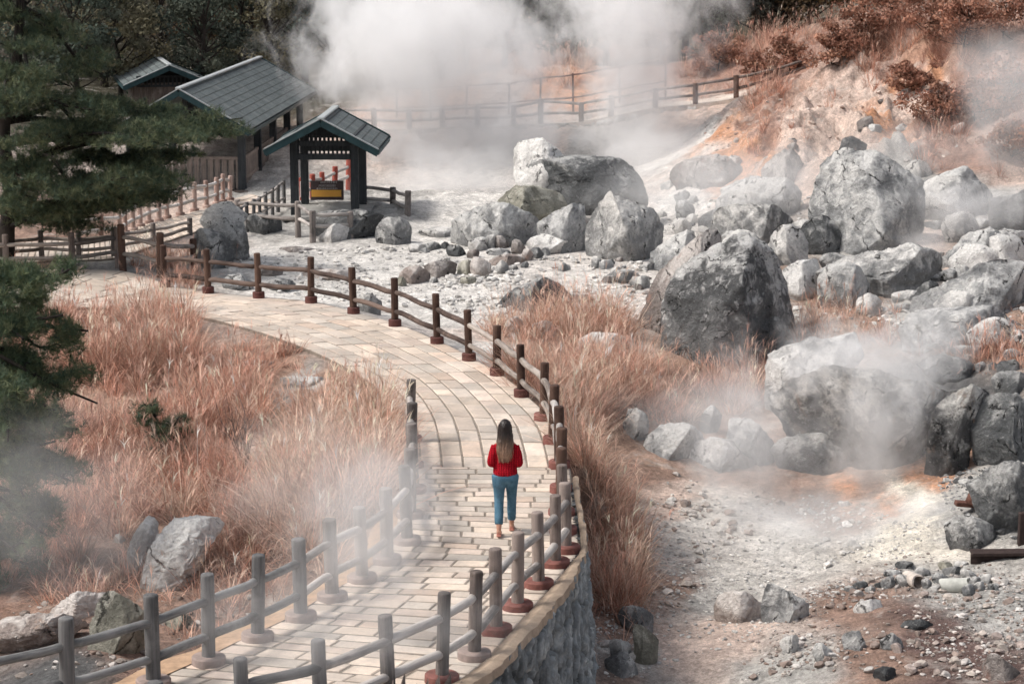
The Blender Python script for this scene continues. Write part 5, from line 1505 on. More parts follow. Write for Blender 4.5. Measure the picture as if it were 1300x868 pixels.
grass_field('dry_grass', 'orange-pink grass tussocks along the outside of the curved fence in the centre', [
    ([(610, 478), (640, 440), (700, 405), (790, 410), (820, 470), (760, 560), (720, 600), (705, 540)], 24, 50, (.55, 1.05), W_PINK, .12),
    ([(725, 600), (790, 560), (850, 620), (800, 650), (745, 680)], 24, 54, (.6, 1.0), W_STRAW, .2),
    ([(738, 676), (800, 650), (818, 740), (800, 790), (752, 780)], 30, 54, (.5, .95), W_PINK, .34),
    ([(745, 790), (790, 780), (800, 830), (750, 850)], 7, 30, (.3, .6), W_MID, .4),
    ([(800, 440), (980, 470), (960, 520), (850, 540), (780, 540)], 16, 44, (.5, .9), W_PINK, .3),
    ([(600, 420), (650, 400), (640, 440)], 14, 36, (.3, .6), W_PINK, .15)], 62)
grass_field('dry_grass', 'faded pink grass between the boulders on the right', [
    ([(1010, 420), (1050, 380), (1150, 395), (1160, 430), (1080, 450), (1015, 450)], 15, 38, (.35, .7), W_PINK, .3),
    ([(1160, 440), (1300, 430), (1300, 470), (1170, 465)], 14, 38, (.35, .65), W_RED, .3),
    ([(1240, 200), (1300, 190), (1300, 230), (1200, 225)], 7, 30, (.4, .7), W_RED, .3)], 63)
def sand_poly(lst): return lst
grass_field('dry_grass', 'rusty brown grass on the top of the slope at the back right', [
    ([(1070, 62), (1130, 22), (1240, 15), (1320, 20), (1320, 70), (1200, 84), (1120, 76)], 6, 44, (.7, 1.5), W_RED, .3),
    ([(860, 100), (900, 70), (1060, 30), (1090, 60), (1000, 90), (930, 122), (880, 130)], 4, 40, (.6, 1.2), W_RED, .3),
    ([(1150, 170), (1220, 130), (1290, 120), (1310, 170), (1200, 195)], 5, 40, (.5, .9), W_RED, .3),
    ([(640, 100), (690, 70), (760, 75), (740, 115), (660, 120)], 3.5, 40, (.6, 1.1), W_PINK, .3),
    ([(940, 215), (1000, 120), (1240, 80), (1260, 200), (1100, 215)], .9, 36, (.35, .75), W_RED, .3),
    ([(1060, 60), (1240, 60), (1240, 110), (1080, 100)], 3.5, 40, (.5, 1.0), W_RED, .3),
    ([(935, 130), (990, 105), (1010, 118), (960, 142)], 6, 40, (.5, .9), W_RED, .3),
    ([(560, 110), (610, 100), (620, 125), (570, 128)], 3, 36, (.5, 1.0), W_PINK, .3)], 64)
grass_field('dry_grass', 'small dry tufts and dead stems around the short dark fence', [
    ([(150, 345), (200, 350), (240, 340), (300, 330), (240, 312), (190, 320)], 9, 30, (.3, .6), W_MID, .12), ([(215, 372), (250, 372), (256, 352), (215, 352)], 26, 40, (.3, .55), W_MID, .05), ([(0, 345), (130, 343), (130, 332), (0, 334)], 4, 26, (.2, .45), W_MID, .1)], 65)

# ------------------------------------------------------------------ trees
M['bark'] = wood_mat('dark_bark', (.012, .010, .009), (.060, .048, .040))
M['needle'] = attr_mat('pine_needles', .7, .15, .2, 2, .2)
M['leaf'] = attr_mat('tree_leaves', .8, .25, .2, 1.2, .15)

def needles_at(C, n_per, ln, g, tones, up=.55, w=.011):
    """tufts of needles: every tuft a spray of thin triangles"""
    n = len(C)
    ci = np.repeat(np.arange(n), n_per)
    axis = g.normal(size=(n, 3)); axis[:, 2] = np.abs(axis[:, 2]) + up
    axis /= np.linalg.norm(axis, axis=1, keepdims=True)
    d = axis[ci] * .75 + g.normal(0, .55, (len(ci), 3))
    d /= np.linalg.norm(d, axis=1, keepdims=True)
    L = ln * g.uniform(.7, 1.2, len(ci))
    s = np.cross(d, g.normal(size=(len(ci), 3))); s /= np.linalg.norm(s, axis=1, keepdims=True) + 1e-9
    b = C[ci] + d * .01
    V = np.stack([b - s * w / 2, b + s * w / 2, b + d * L[:, None]], 1).reshape(-1, 3)
    T = np.arange(len(V)).reshape(-1, 3)
    tc = tones[g.integers(0, len(tones), n)] * g.uniform(.7, 1.35, (n, 1))
    col = np.repeat(tc[ci] * g.uniform(.8, 1.2, (len(ci), 1)), 3, 0)
    return V, T, col

def pine(label, base, trunk, tr_r, branches, seed, pad=(.8, .24), tuft_n=95, needle=.16, per=11, tones=None, extra=None, w=.011, wood=True):
    """trunk: list of points; branches: (start fraction of trunk, end point)"""
    g = np.random.default_rng(seed)
    root = empty('pine_tree', base, label, 'tree')
    b0 = np.array(base, float)
    tb = MB()
    tp = catmull(np.array(trunk) - b0, 16)
    tb.tube(tp, np.linspace(tr_r, tr_r * .3, 16), 16, True, .12, seed, nscale=3)
    tb.build('trunk', M['bark'], root)
    br = MB()
    Cs = []
    for fr, end in branches:
        i = min(15, int(fr * 15))
        a = tp[i]; e = np.array(end) - b0
        L = np.linalg.norm(e - a)
        mid1 = a * .65 + e * .35 + [0, 0, .10 * L * g.uniform(-.2, 1)]
        mid2 = a * .3 + e * .7 + g.normal(0, .06, 3) * L
        cv = catmull([a, mid1, mid2, e], 12)
        br.tube(cv, np.linspace(max(.03, tr_r * .32), .014, 12), 8, True, .1, seed)
        npad = max(3, int(L / .55))
        for k in range(npad):
            f = .35 + .65 * (k + g.uniform(0, 1)) / npad
            p = cv[min(11, int(f * 11))] + g.normal(0, 1, 3) * [.38, .38, .12] * pad[0]
            tw = catmull([cv[min(11, int(f * 11))], (cv[min(11, int(f * 11))] + p) / 2 + [0, 0, .05], p], 5)
            br.tube(tw, np.linspace(.02, .008, 5), 5, False)
            m = int(tuft_n * g.uniform(.55, 1.2))
            r = pad[0] * g.uniform(.55, 1.1)
            u = g.normal(0, 1, (m, 3)); u /= np.linalg.norm(u, axis=1, keepdims=True)
            u = u * (g.uniform(0, 1, (m, 1)) ** .45)
            q = p + u * [r, r, pad[1] * g.uniform(.7, 1.4)]
            q[:, 2] -= .16 * ((q[:, :2] - p[:2]) ** 2).sum(1) / max(r, .1)
            Cs.append(q)
    br.build('branches', M['bark'], root)
    C = np.vstack(Cs)
    V, T, col = needles_at(C, per, needle, g, tones, w=w)
    link('crown', np_mesh('crown', V, T, M['needle'], True, col), root)
    return root
PT = np.array([(.062, .085, .050), (.048, .070, .046), (.080, .096, .052), (.036, .056, .040), (.092, .104, .062)])
# big pine by the side path
tb = at_z(8, 338, -.05); Yp = tb[1]
def pp(x, y, dy=0.0): return at_Y(x, y, Yp + dy)
brs = [(.45, pp(308, 150, 1.0)), (.45, pp(285, 172, .2)), (.4, pp(262, 196, 1.6)), (.36, pp(240, 222, -.6)), (.32, pp(205, 246, .8)), (.28, pp(180, 262, -.8)), (.22, pp(120, 275, .6)), (.2, pp(70, 270, -1.0)), (.55, pp(250, 138, 2.4)),
       (.5, pp(215, 185, -1.5)), (.4, pp(160, 225, -1.8)), (.35, pp(100, 245, -2)), (.6, pp(170, 160, .5)), (.62, pp(120, 140, -1.2)), (.7, pp(90, 110, 1.0)), (.75, pp(40, 90, -1.5)), (.85, pp(70, 60, .5)), (.95, pp(20, 30, 0)), (.9, pp(-60, 60, 0)),
       (.5, pp(60, 170, -2.2)), (.45, pp(20, 220, -2)), (.6, pp(-50, 150, -.5)), (.4, pp(-80, 230, .2)), (.3, pp(40, 250, -1.8)), (.8, pp(130, 95, 1.8)), (.7, pp(10, 130, -2.2)), (1.0, pp(60, -20, .5)), (1.0, pp(-40, -30, .4)), (.55, pp(190, 205, 1.8)), (.3, pp(225, 240, .6)), (.25, pp(30, 262, 1.2))]
pine('big dark pine at the left edge spreading its branches over the side path and pavilion', tb, [tb - [0, 0, .3], pp(8, 300), pp(14, 240, .2), pp(4, 170, .3), pp(20, 90, .2), pp(26, -10, .1), pp(20, -70)], .24, brs, 81, (.80, .22), 150, .17, 12, PT * [1.5, 1.45, 1.4], w=.013)
# nearer pine in the lower left
Y2 = 30.0
def p2(x, y, dy=0.0): return at_Y(x, y, Y2 + dy)
t2 = p2(-30, 800); t2[2] = ground_z(t2[0], t2[1])[0]
brs = [(.95, p2(88, 342, .3)), (.92, p2(60, 350, -.4)), (.85, p2(112, 420, .2)), (.8, p2(80, 400, -.6)), (.75, p2(124, 512, 0)), (.7, p2(95, 470, .6)), (.65, p2(100, 545, -.6)), (.6, p2(70, 520, -.9)), (.55, p2(60, 590, .2)), (.5, p2(90, 610, .4)),
       (.95, p2(20, 345, 0)), (.9, p2(-20, 380, -.5)), (.8, p2(30, 430, -1.0)), (.7, p2(20, 490, -1.1)), (.6, p2(10, 560, -1.1)), (.5, p2(30, 630, -.8)), (.4, p2(60, 680, 0)), (.35, p2(20, 700, -.5)), (.3, p2(-20, 740, .3)), (.6, p2(-90, 500, 0)), (.8, p2(-90, 430, .4)), (.45, p2(-100, 620, 0)),
       (.9, p2(40, 372, .8)), (.86, p2(70, 440, .9)), (.8, p2(10, 400, .8)), (.76, p2(50, 480, 1.0)), (.7, p2(0, 450, 1.0)), (.66, p2(70, 560, 1.0)), (.6, p2(20, 520, 1.1)), (.55, p2(40, 600, 1.0)), (.5, p2(-10, 580, .9)), (.45, p2(70, 650, .9)), (.4, p2(10, 650, .9)), (.34, p2(50, 720, .7)), (.3, p2(-10, 690, .8))]
pine('nearer green pine rising from the lower left corner', t2, [t2 - [0, 0, .2], p2(-32, 690), p2(-20, 560, .1), p2(-26, 430), p2(0, 330), ], .11, brs, 82, (.38, .18), 96, .14, 14, PT * [1.7, 1.7, 1.6], w=.008)
# little pine in the grass
g0 = ground_at(208, 590)
Yq = g0[1]
def p3(x, y, dy=0.0): return at_Y(x, y, Yq + dy)
pine('small young pine standing alone in the dry grass', g0, [g0 - [0, 0, .1], p3(206, 570), p3(200, 545), p3(196, 518)], .03, [(.4, p3(240, 545, .1)), (.5, p3(226, 532, -.2)), (.6, p3(180, 528, .1)), (.9, p3(186, 515, 0)), (.3, p3(228, 572, -.1)), (.3, p3(190, 572, .1)), (.2, p3(236, 582, .2)), (.5, p3(212, 540, -.3))], 83, (.2, .09), 26, .13, 13, PT * 1.3, w=.008)

def broad_tree(label, px, ybase_world, Y, ztop, wid, tones, seed, n=2600, group='trees on the wooded slope behind', leaf=.20, kind='broadleaf_tree', dens=1.0):
    g = np.random.default_rng(seed)
    x = at_Y(px, 0, Y)[0]
    if kind == 'shrub': x = (px - CX) / F * (Y * CP + (H0 - ztop) * SP)
    zb = float(ground_z(x, Y)[0])
    root = empty(kind, (x, Y, zb), label, 'shrub' if kind == 'shrub' else 'tree', group)
    H = ztop - zb
    tb = MB()
    tp = catmull([[0, 0, -.3], [g.normal(0, .1), 0, H * .3], [g.normal(0, .25), g.normal(0, .2), H * .6], [g.normal(0, .3), 0, H * .92]], 12)
    tb.tube(tp, np.linspace(.022 if kind == 'shrub' else .06 + .018 * H, .012 if kind == 'shrub' else .03, 12), 10, True, .1, seed)
    nb = 34
    cents = []
    for k in range(nb):
        f = g.uniform(.22, 1.0)
        r = wid * (math.sin(min(1, (f - .08) * 1.08) * np.pi) ** .6) * g.uniform(.35, 1.0)
        a = g.uniform(0, 6.28)
        c = np.array([math.cos(a) * r, math.sin(a) * r * .8, H * f]) + g.normal(0, .2, 3)
        i = min(11, int(f * 9))
        tb.tube(catmull([tp[i], (tp[i] + c) / 2 + [0, 0, -.1], c], 6), np.linspace(.014 if kind == 'shrub' else .05, .006 if kind == 'shrub' else .012, 6), 5, False)
        cents.append(c)
    tb.build('trunk', M['bark'], root)
    cents = np.array(cents)
    ci = g.integers(0, nb, int(n * dens))
    sz = wid * g.uniform(.22, .5, nb)
    u = g.normal(0, 1, (len(ci), 3)); u /= np.linalg.norm(u, axis=1, keepdims=True); u *= g.uniform(.2, 1, (len(ci), 1)) ** .5
    C = cents[ci] + u * sz[ci][:, None] * [1, 1, .6]
    nrm = u + g.normal(0, .6, u.shape) + [0, 0, .4]; nrm /= np.linalg.norm(nrm, axis=1, keepdims=True)
    s = np.cross(nrm, g.normal(size=nrm.shape)); s /= np.linalg.norm(s, axis=1, keepdims=True); q = np.cross(nrm, s)
    l = (leaf * g.uniform(.6, 1.3, len(C)))[:, None]
    V = np.stack([C - s * l * .5, C + q * l * .28, C + s * l * .5, C - q * l * .28], 1).reshape(-1, 3)
    Q = np.arange(len(V)).reshape(-1, 4)
    tc = np.array(tones)[g.integers(0, len(tones), nb)] * g.uniform(.75, 1.3, (nb, 1))
    col = np.repeat(tc[ci] * g.uniform(.7, 1.3, (len(ci), 1)), 4, 0)
    link('crown', np_mesh('crown', V, Q, M['leaf'], False, col), root)
    return root
OL = [(.17, .155, .10), (.135, .13, .088), (.19, .165, .10)]
DG = [(.088, .10, .076), (.105, .115, .086), (.07, .088, .07)]
BRN = [(.12, .076, .042), (.10, .07, .042), (.135, .09, .046)]
GRY = [(.13, .125, .105), (.11, .112, .092), (.15, .14, .115)]
TREES = [(150, 96.0, 5.9, 2.1, OL, 'rounded olive tree directly behind the small hut'), (95, 94.0, 6.2, 2.2, DG, 'dark tree left of the small hut'), (30, 98.0, 7.8, 2.6, DG, 'dark tree filling the top left corner'), (255, 97.0, 5.9, 1.9, DG, 'dark green tree just behind the pavilion ridge'),
         (205, 103.0, 7.5, 2.4, GRY, 'grey-green tree behind and right of the small hut'), (130, 105.0, 8.6, 2.6, OL, 'tall olive tree near the top left'), (300, 101.0, 7.4, 2.3, DG, 'dark tree above the middle of the pavilion roof'), (345, 99.0, 7.0, 2.0, OL, 'olive tree left of the big steam column'),
         (250, 110.0, 9.2, 2.6, BRN, 'reddish brown tree high behind the pavilion'), (320, 112.0, 9.6, 2.6, BRN, 'brown autumn tree left of the top of the steam'), (175, 114.0, 10.2, 2.8, GRY, 'grey-green tree at the top edge above the hut'), (70, 108.0, 9.0, 2.8, OL, 'olive tree at the top edge over the big pine'), (385, 106.0, 8.6, 2.4, GRY, 'grey tree half veiled by the left edge of the steam'),
         (430, 99.6, 8.0, 2.6, DG, 'dark tree behind the tall steam'), (480, 97.4, 7.5, 2.4, DG, 'low dark tree lost behind the tall steam'), (560, 96.3, 7.5, 2.6, DG, 'dark tree seen faintly through the left of the steam'), (640, 95.2, 7.5, 2.6, DG, 'dark tree in the gap between the two steam columns'), (700, 97.4, 7.5, 2.6, GRY, 'greyish tree right of the gap between the steam columns'),
         (770, 96.3, 7.5, 2.6, DG, 'dark tree behind the right steam column'), (840, 95.2, 7.5, 2.4, DG, 'dark tree at the right edge of the right steam column'), (900, 94.1, 7.5, 2.4, DG, 'dark shrub-like tree above the far fence'), (960, 93.5, 7.5, 2.4, [(.035, .036, .03), (.05, .045, .035)], 'blackish tree at the top right of the far fence'), (1030, 93.0, 7.5, 2.2, BRN, 'brown shrub tree at the top of the slope'),
         (1100, 93.0, 7.5, 2.4, BRN, 'brown tree behind the rusty grass'), (1190, 95.0, 7.6, 2.6, [(.06, .035, .022), (.045, .03, .022)], 'dark brown tree at the top right'), (1270, 93.0, 7.5, 2.6, [(.045, .028, .02), (.06, .035, .025)], 'very dark tree in the top right corner'), (590, 100.7, 9.0, 3.0, GRY, 'grey tree high in the middle behind the steam'), (870, 99.6, 9.0, 3.0, OL, 'olive tree at the top edge right of the steam'), (730, 101.8, 9.6, 3.0, DG, 'dark tree at the top edge between the steam columns'), (980, 99.6, 9.4, 3.0, DG, 'dark tree along the top edge above the far fence')]
for k, (px, Y, zt, wd, tn, lb) in enumerate(TREES):
    broad_tree(lb, px, 0, Y, zt, wd, tn, 900 + k, n=4200)
RST = [(.34, .175, .12), (.27, .135, .095), (.38, .21, .145)]
for k, (px, py, wd, hh) in enumerate([(1085, 62, 1.0, 1.3), (1130, 40, 1.2, 1.6), (1180, 48, 1.1, 1.5), (1225, 60, 1.2, 1.5), (1275, 52, 1.2, 1.7), (1060, 82, .8, 1.0), (1000, 92, .8, 1.1), (960, 100, .7, .9), (910, 92, .9, 1.2), (1240, 150, .9, 1.0), (1190, 160, .8, .9), (1275, 130, .9, 1.1), (1285, 200, .8, .9), (1160, 120, .7, .8)]):
    q_ = ground_at(px, py)
    zt_ = q_[2] + hh
    broad_tree('low rust-brown scrub bush growing on the rusty slope at the back right', CX + q_[0] / (q_[1] * CP + (H0 - q_[2]) * SP) * F, 0, q_[1], zt_, wd, RST, 1500 + k, n=2400, group='scrub on the rusty slope', leaf=.12, kind='shrub')
# far wood beyond, a single mass
g = np.random.default_rng(77)
n = 60000
X = g.uniform(-60, 50, n); Y = g.uniform(112, 150, n)
Z = ground_z(X, Y) + g.uniform(0, 1, n) ** .7 * (5.5 + 2.5 * fbm(np.column_stack([X * .25, Y * .25, X * 0]), 3))
C = np.column_stack([X, Y, Z])
nrm = g.normal(size=C.shape); nrm[:, 1] -= .6; nrm[:, 2] += .4; nrm /= np.linalg.norm(nrm, axis=1, keepdims=True)
s = np.cross(nrm, g.normal(size=nrm.shape)); s /= np.linalg.norm(s, axis=1, keepdims=True); q = np.cross(nrm, s)
l = g.uniform(.3, .65, (n, 1))
V = np.stack([C - s * l * .5, C + q * l * .35, C + s * l * .5, C - q * l * .35], 1).reshape(-1, 3)
tn = np.array(DG + OL + DG + GRY)
pick = ((fbm(np.column_stack([X * .3, Z * .4, Y * .2]), 2) * .5 + .5) * len(tn)).astype(int) % len(tn)
col = np.repeat(tn[pick] * g.uniform(.6, 1.3, (n, 1)), 4, 0)
tag(link('forest', np_mesh('forest', V, np.arange(len(V)).reshape(-1, 4), M['leaf'], False, col)), 'dark mixed wood closing the view behind the slope', 'forest', kind='stuff')

# bare shrub in the grass
g0 = ground_at(312, 600)
sh = empty('bare_shrub', g0, 'leafless grey twiggy shrub in the straw grass inside the bend', 'shrub')
tw = MB(); g = np.random.default_rng(5)
for k in range(11):
    a = g.uniform(0, 6.28); L = g.uniform(.6, 1.05); ln = g.uniform(.1, .55)
    e = np.array([math.cos(a) * L * math.sin(ln), math.sin(a) * L * math.sin(ln), L * math.cos(ln)])
    cv = catmull([[0, 0, -.05], e * .5 + g.normal(0, .03, 3), e], 7)
    tw.tube(cv, np.linspace(.011, .004, 7), 5, False)
    for j in range(5):
        b = cv[2 + j % 5]; d = e / L * .25 + g.normal(0, .13, 3)
        tw.tube([b, b + d * .6, b + d + [0, 0, .05]], [.006, .004, .002], 4, False)
M['twig'] = plain_mat('grey_twig', (.16, .12, .105), .9, .2, 9, .1)
tw.build('twigs', M['twig'], sh)
# ------------------------------------------------------------------ the woman on the path
def remeshed(name, mb, mat, parent, voxel=.008, smooth_it=4, col_fn=None, disp=None):
    tmp = mb.build('tmp_shape', None, None, True)
    m = tmp.modifiers.new('r', 'REMESH'); m.mode = 'VOXEL'; m.voxel_size = voxel
    s = tmp.modifiers.new('s', 'SMOOTH'); s.iterations = smooth_it; s.factor = .5
    dg = bpy.context.evaluated_depsgraph_get(); dg.update()
    ev = tmp.evaluated_get(dg); me = bpy.data.meshes.new_from_object(ev)
    n = len(me.vertices); V = np.empty(n * 3, np.float32); me.vertices.foreach_get('co', V); V = V.reshape(-1, 3)
    Nn = np.empty(n * 3, np.float32); me.vertices.foreach_get('normal', Nn); Nn = Nn.reshape(-1, 3)
    if disp is not None:
        V = V + Nn * disp(V, Nn)[:, None]
    polys = np.array([list(p.vertices) for p in me.polygons if len(p.vertices) == 4])
    tris = [list(p.vertices) for p in me.polygons if len(p.vertices) == 3]
    bpy.data.objects.remove(tmp); bpy.data.meshes.remove(me)
    f = [polys] + ([np.array(tris)] if tris else [])
    return link(name, np_mesh(name, V, f, mat, True, None if col_fn is None else col_fn(V)), parent)

def loft(mb, rings, seg=28, pw=1.0):
    """rings: (cx, cy, cz, rx, ry) horizontal ellipses, capped"""
    th = np.arange(seg) * 2 * np.pi / seg
    V = []
    for cx, cy, cz, rx, ry in rings:
        V.append(np.stack([cx + rx * np.sign(np.cos(th)) * np.abs(np.cos(th)) ** pw, cy + ry * np.sign(np.sin(th)) * np.abs(np.sin(th)) ** pw, np.full(seg, cz)], 1))
    n = len(rings)
    V = np.vstack(V + [[[rings[0][0], rings[0][1], rings[0][2]]], [[rings[-1][0], rings[-1][1], rings[-1][2]]]])
    i = np.arange(n - 1)[:, None] * seg; j = np.arange(seg)[None]; jn = (j + 1) % seg
    Q = np.stack([i + j, i + jn, i + seg + jn, i + seg + j], -1).reshape(-1, 4)
    jj = np.arange(seg); jm = (jj + 1) % seg
    T = np.vstack([np.stack([np.full(seg, n * seg), jm, jj], 1), np.stack([np.full(seg, n * seg + 1), (n - 1) * seg + jj, (n - 1) * seg + jm], 1)])
    mb.add(V, Q, T)

def limb(mb, pts, rad, n=14, seg=18):
    P = catmull(np.array(pts), n); r = np.interp(np.linspace(0, 1, n), np.linspace(0, 1, len(rad)), rad)
    mb.tube(P, r, seg, True)
def ball(mb, c, r, k=3):
    d, T = ico(k); mb.add(d * np.array(r) + np.array(c), T=T)

M['skin'] = plain_mat('skin', (.50, .27, .19), .55, .06, 30, .05)
M['denim'] = None
t = NT('blue_denim'); co = t.coord()
w = t.noise(t.mapping(co, (140, 140, 40)), 1, 3, .7); bl = t.noise(co, 7, 4, .6)
c = t.mix(t.mapr(bl, .35, .68), (.028, .080, .135), (.095, .185, .265)); c = t.mix(t.mapr(w, .35, .65, 0, .35), c, (.14, .30, .37))
M['denim'] = t.done(c, .85, t.bump(bl, .3, .02), .15)
t = NT('red_cable_knit'); co = t.coord()
sep = t.n('ShaderNodeSeparateXYZ'); t.l(co, sep.inputs[0])
rib = t.math('SINE', t.math('MULTIPLY', sep.outputs[0], 190.0))
zz = t.math('SINE', t.math('ADD', t.math('MULTIPLY', sep.outputs[2], 210.0), t.math('MULTIPLY', rib, 1.4)))
kn = t.math('ADD', t.math('MULTIPLY', rib, .6), t.math('MULTIPLY', zz, .4))
nz = t.noise(co, 9, 4, .6)
c = t.mix(t.mapr(kn, -1, .7), (.20, .004, .010), (.47, .010, .022)); c = t.mix(t.mapr(nz, .35, .65, 0, .3), c, (.33, .006, .015))
M['knit'] = t.done(c, .9, t.bump(kn, .8, .012), .1)
M['hair'] = attr_mat('brown_hair', .45, 0, .35, 60, .4)
M['shoe'] = plain_mat('nude_leather', (.42, .17, .125), .5, .1, 9, .05)
M['eye'] = plain_mat('eye_dark', (.03, .02, .015), .3, .1, 9, .0)
M['lips'] = plain_mat('lips', (.40, .12, .10), .5, .1, 9, .0)

pg = at_z(641.5, 676.5, 0.012)
woman = empty('person', pg, 'woman with long brown hair, red knit sweater and blue jeans walking away', 'person', rz=R(-2))
LA = dict(hip=(-.082, 0, .78), knee=(-.084, -.02, .44), ank=(-.080, -.16, .09))
RA = dict(hip=(.082, 0, .78), knee=(.084, .13, .455), ank=(.080, .20, .078))
def arm(sx): return [(sx * .128, -.005, 1.215), (sx * .162, -.022, 1.11), (sx * .186, -.035, .985), (sx * .15, .10, .985), (sx * .095, .205, 1.015)]
b = MB()
for A in (LA, RA):
    limb(b, [A['hip'], ((A['hip'][0] + A['knee'][0]) / 2, (A['hip'][1] + A['knee'][1]) / 2 + .012, .61), A['knee'], ((A['knee'][0] + A['ank'][0]) / 2, (A['knee'][1] + A['ank'][1]) / 2 - .012, .28), A['ank']], [.082, .070, .050, .050, .032])
    a = np.array(A['ank'])
    limb(b, [a + [0, -.035, -.035], a + [0, .02, -.03], a + [0, .09, -.05], a + [0, .16, -.062]], [.030, .036, .030, .018])
loft(b, [(0, 0, .70, .10, .07), (0, -.012, .78, .155, .098), (0, -.01, .86, .15, .092), (0, 0, .97, .115, .078), (0, .005, 1.08, .13, .09), (0, 0, 1.18, .150, .088), (0, -.008, 1.25, .145, .065), (0, -.01, 1.29, .06, .05), (0, .0, 1.36, .045, .048)])
loft(b, [(0, .025, 1.335, .038, .045), (0, .03, 1.36, .052, .062), (0, .025, 1.40, .066, .082), (0, .018, 1.45, .073, .092), (0, .012, 1.50, .070, .088), (0, .008, 1.54, .050, .066), (0, .008, 1.558, .02, .03)])
ball(b, (0, .118, 1.425), (.011, .016, .016)); ball(b, (0, .112, 1.445), (.008, .010, .022))
for sx in (-1, 1):
    ball(b, (sx * .074, .012, 1.43), (.010, .020, .030))
    limb(b, arm(sx), [.044, .040, .034, .031, .023])
    w_ = np.array(arm(sx)[-1]); dr = np.array([-sx * .45, .85, .12]); dr /= np.linalg.norm(dr)
    up = np.array([0, 0, 1.0]); sd = np.cross(dr, up)
    pc = w_ + dr * .045
    limb(b, [w_, w_ + dr * .03, w_ + dr * .07], [.022, .030, .027], 6, 12)
for A in ():
    pass
body = remeshed('body', b, M['skin'], woman, .0075, 3)
for sx in (-1, 1):          # fingers, closed round the phone held in front
    w_ = np.array(arm(sx)[-1]); dr = np.array([-sx * .45, .85, .12]); dr /= np.linalg.norm(dr)
    f = MB()
    for k, (oz, L) in enumerate(((.024, .062), (.008, .070), (-.008, .066), (-.022, .052))):
        a = w_ + dr * .066 + [0, 0, oz]
        inw = np.array([-sx * .8, .2, 0])
        limb(f, [a, a + dr * L * .45, a + dr * L * .75 + inw * L * .25, a + dr * L * .7 + inw * L * .65], [.0090, .0088, .0080, .0065], 8, 10)
    a = w_ + dr * .03 + [0, 0, .026]
    limb(f, [a, a + dr * .02 + np.array([-sx * .03, 0, .02]), a + dr * .035 + np.array([-sx * .055, 0, .012])], [.011, .010, .007], 7, 10)
    f.build('fingers', M['skin'], body)
for sx in (-1, 1):
    e = MB(); ball(e, (sx * .030, .097, 1.452), (.012, .008, .008)); e.build('eye', M['eye'], woman)
e = MB(); ball(e, (0, .103, 1.392), (.022, .008, .007)); e.build('mouth', M['lips'], woman)

j = MB()
for A in (LA, RA):
    h, k, a = (np.array(A[q]) for q in ('hip', 'knee', 'ank'))
    hem = a * .80 + k * .20
    limb(j, [h + [0, -.012, .03], h * .78 + k * .22 + [0, -.012, 0], (h + k) / 2 + [0, .01, 0], k + [0, .0, 0], (k + a) / 2 + [0, -.012, 0], hem], [.104, .094, .079, .063, .060, .054], 20, 22)
loft(j, [(0, -.005, .70, .12, .075), (0, -.015, .74, .160, .105), (0, -.018, .79, .172, .112), (0, -.014, .85, .165, .104), (0, -.005, .93, .138, .09)], pw=.9)
for sx in (-1, 1): ball(j, (sx * .070, -.062, .775), (.078, .058, .072))
def wr(V, N): return .0035 * fbm(V * [14, 14, 34], 3, ridged=True) * smooth(.75, .3, V[:, 2]) + .0015 * fbm(V * 30, 2)
remeshed('jeans', j, M['denim'], woman, .008, 4, disp=wr)

s_ = MB()
loft(s_, [(0, -.008, .805, .150, .105), (0, -.012, .83, .166, .118), (0, -.008, .89, .160, .112), (0, 0, .98, .150, .104), (0, .005, 1.08, .154, .108), (0, .0, 1.17, .165, .104), (0, -.006, 1.235, .152, .082), (0, -.008, 1.275, .10, .064), (0, -.005, 1.315, .060, .054)], pw=.92)
for sx in (-1, 1):
    a = arm(sx); a = a[:-1] + [tuple(np.array(a[-1]) * .8 + np.array(a[-2]) * .2)]
    limb(s_, a, [.060, .060, .055, .054, .044], 18, 20)
def folds(V, N): return .006 * fbm(V * [9, 9, 16] + 4, 3) + .004 * fbm(V * [60, 60, 22], 2, ridged=True)
remeshed('sweater', s_, M['knit'], woman, .008, 4, disp=folds)
phone = MB(); phone.box((0, .29, 1.05), (.13, .012, .075), bev=.005)
# hair: cap, long fall down the back, loose strands
h = MB()
loft(h, [(.005, -.088, 1.045, .030, .018), (.003, -.095, 1.08, .064, .030), (0, -.098, 1.14, .094, .040), (0, -.088, 1.21, .112, .048), (0, -.062, 1.30, .108, .060), (0, -.030, 1.37, .100, .078), (0, -.008, 1.43, .096, .096), (0, -.002, 1.49, .091, .097), (0, .0, 1.535, .070, .078), (0, .002, 1.567, .042, .048), (0, .002, 1.576, .012, .014)])
def hcol(V):
    f = smooth(1.40, 1.06, V[:, 2] + .05 * fbm(V * [22, 22, 5], 3))[:, None]
    return np.array([.018, .012, .010]) * (1 - f) + np.array([.30, .185, .125]) * f
def strandy(V, N): return .010 * fbm(V * [9, 9, 11] + 3, 2) + .009 * fbm(V * [46, 46, 5] + .6 * fbm(V * 6, 2)[:, None], 3, ridged=True)
hair = remeshed('hair', h, M['hair'], woman, .007, 3, hcol, strandy)
st_ = MB(); gg = np.random.default_rng(3)
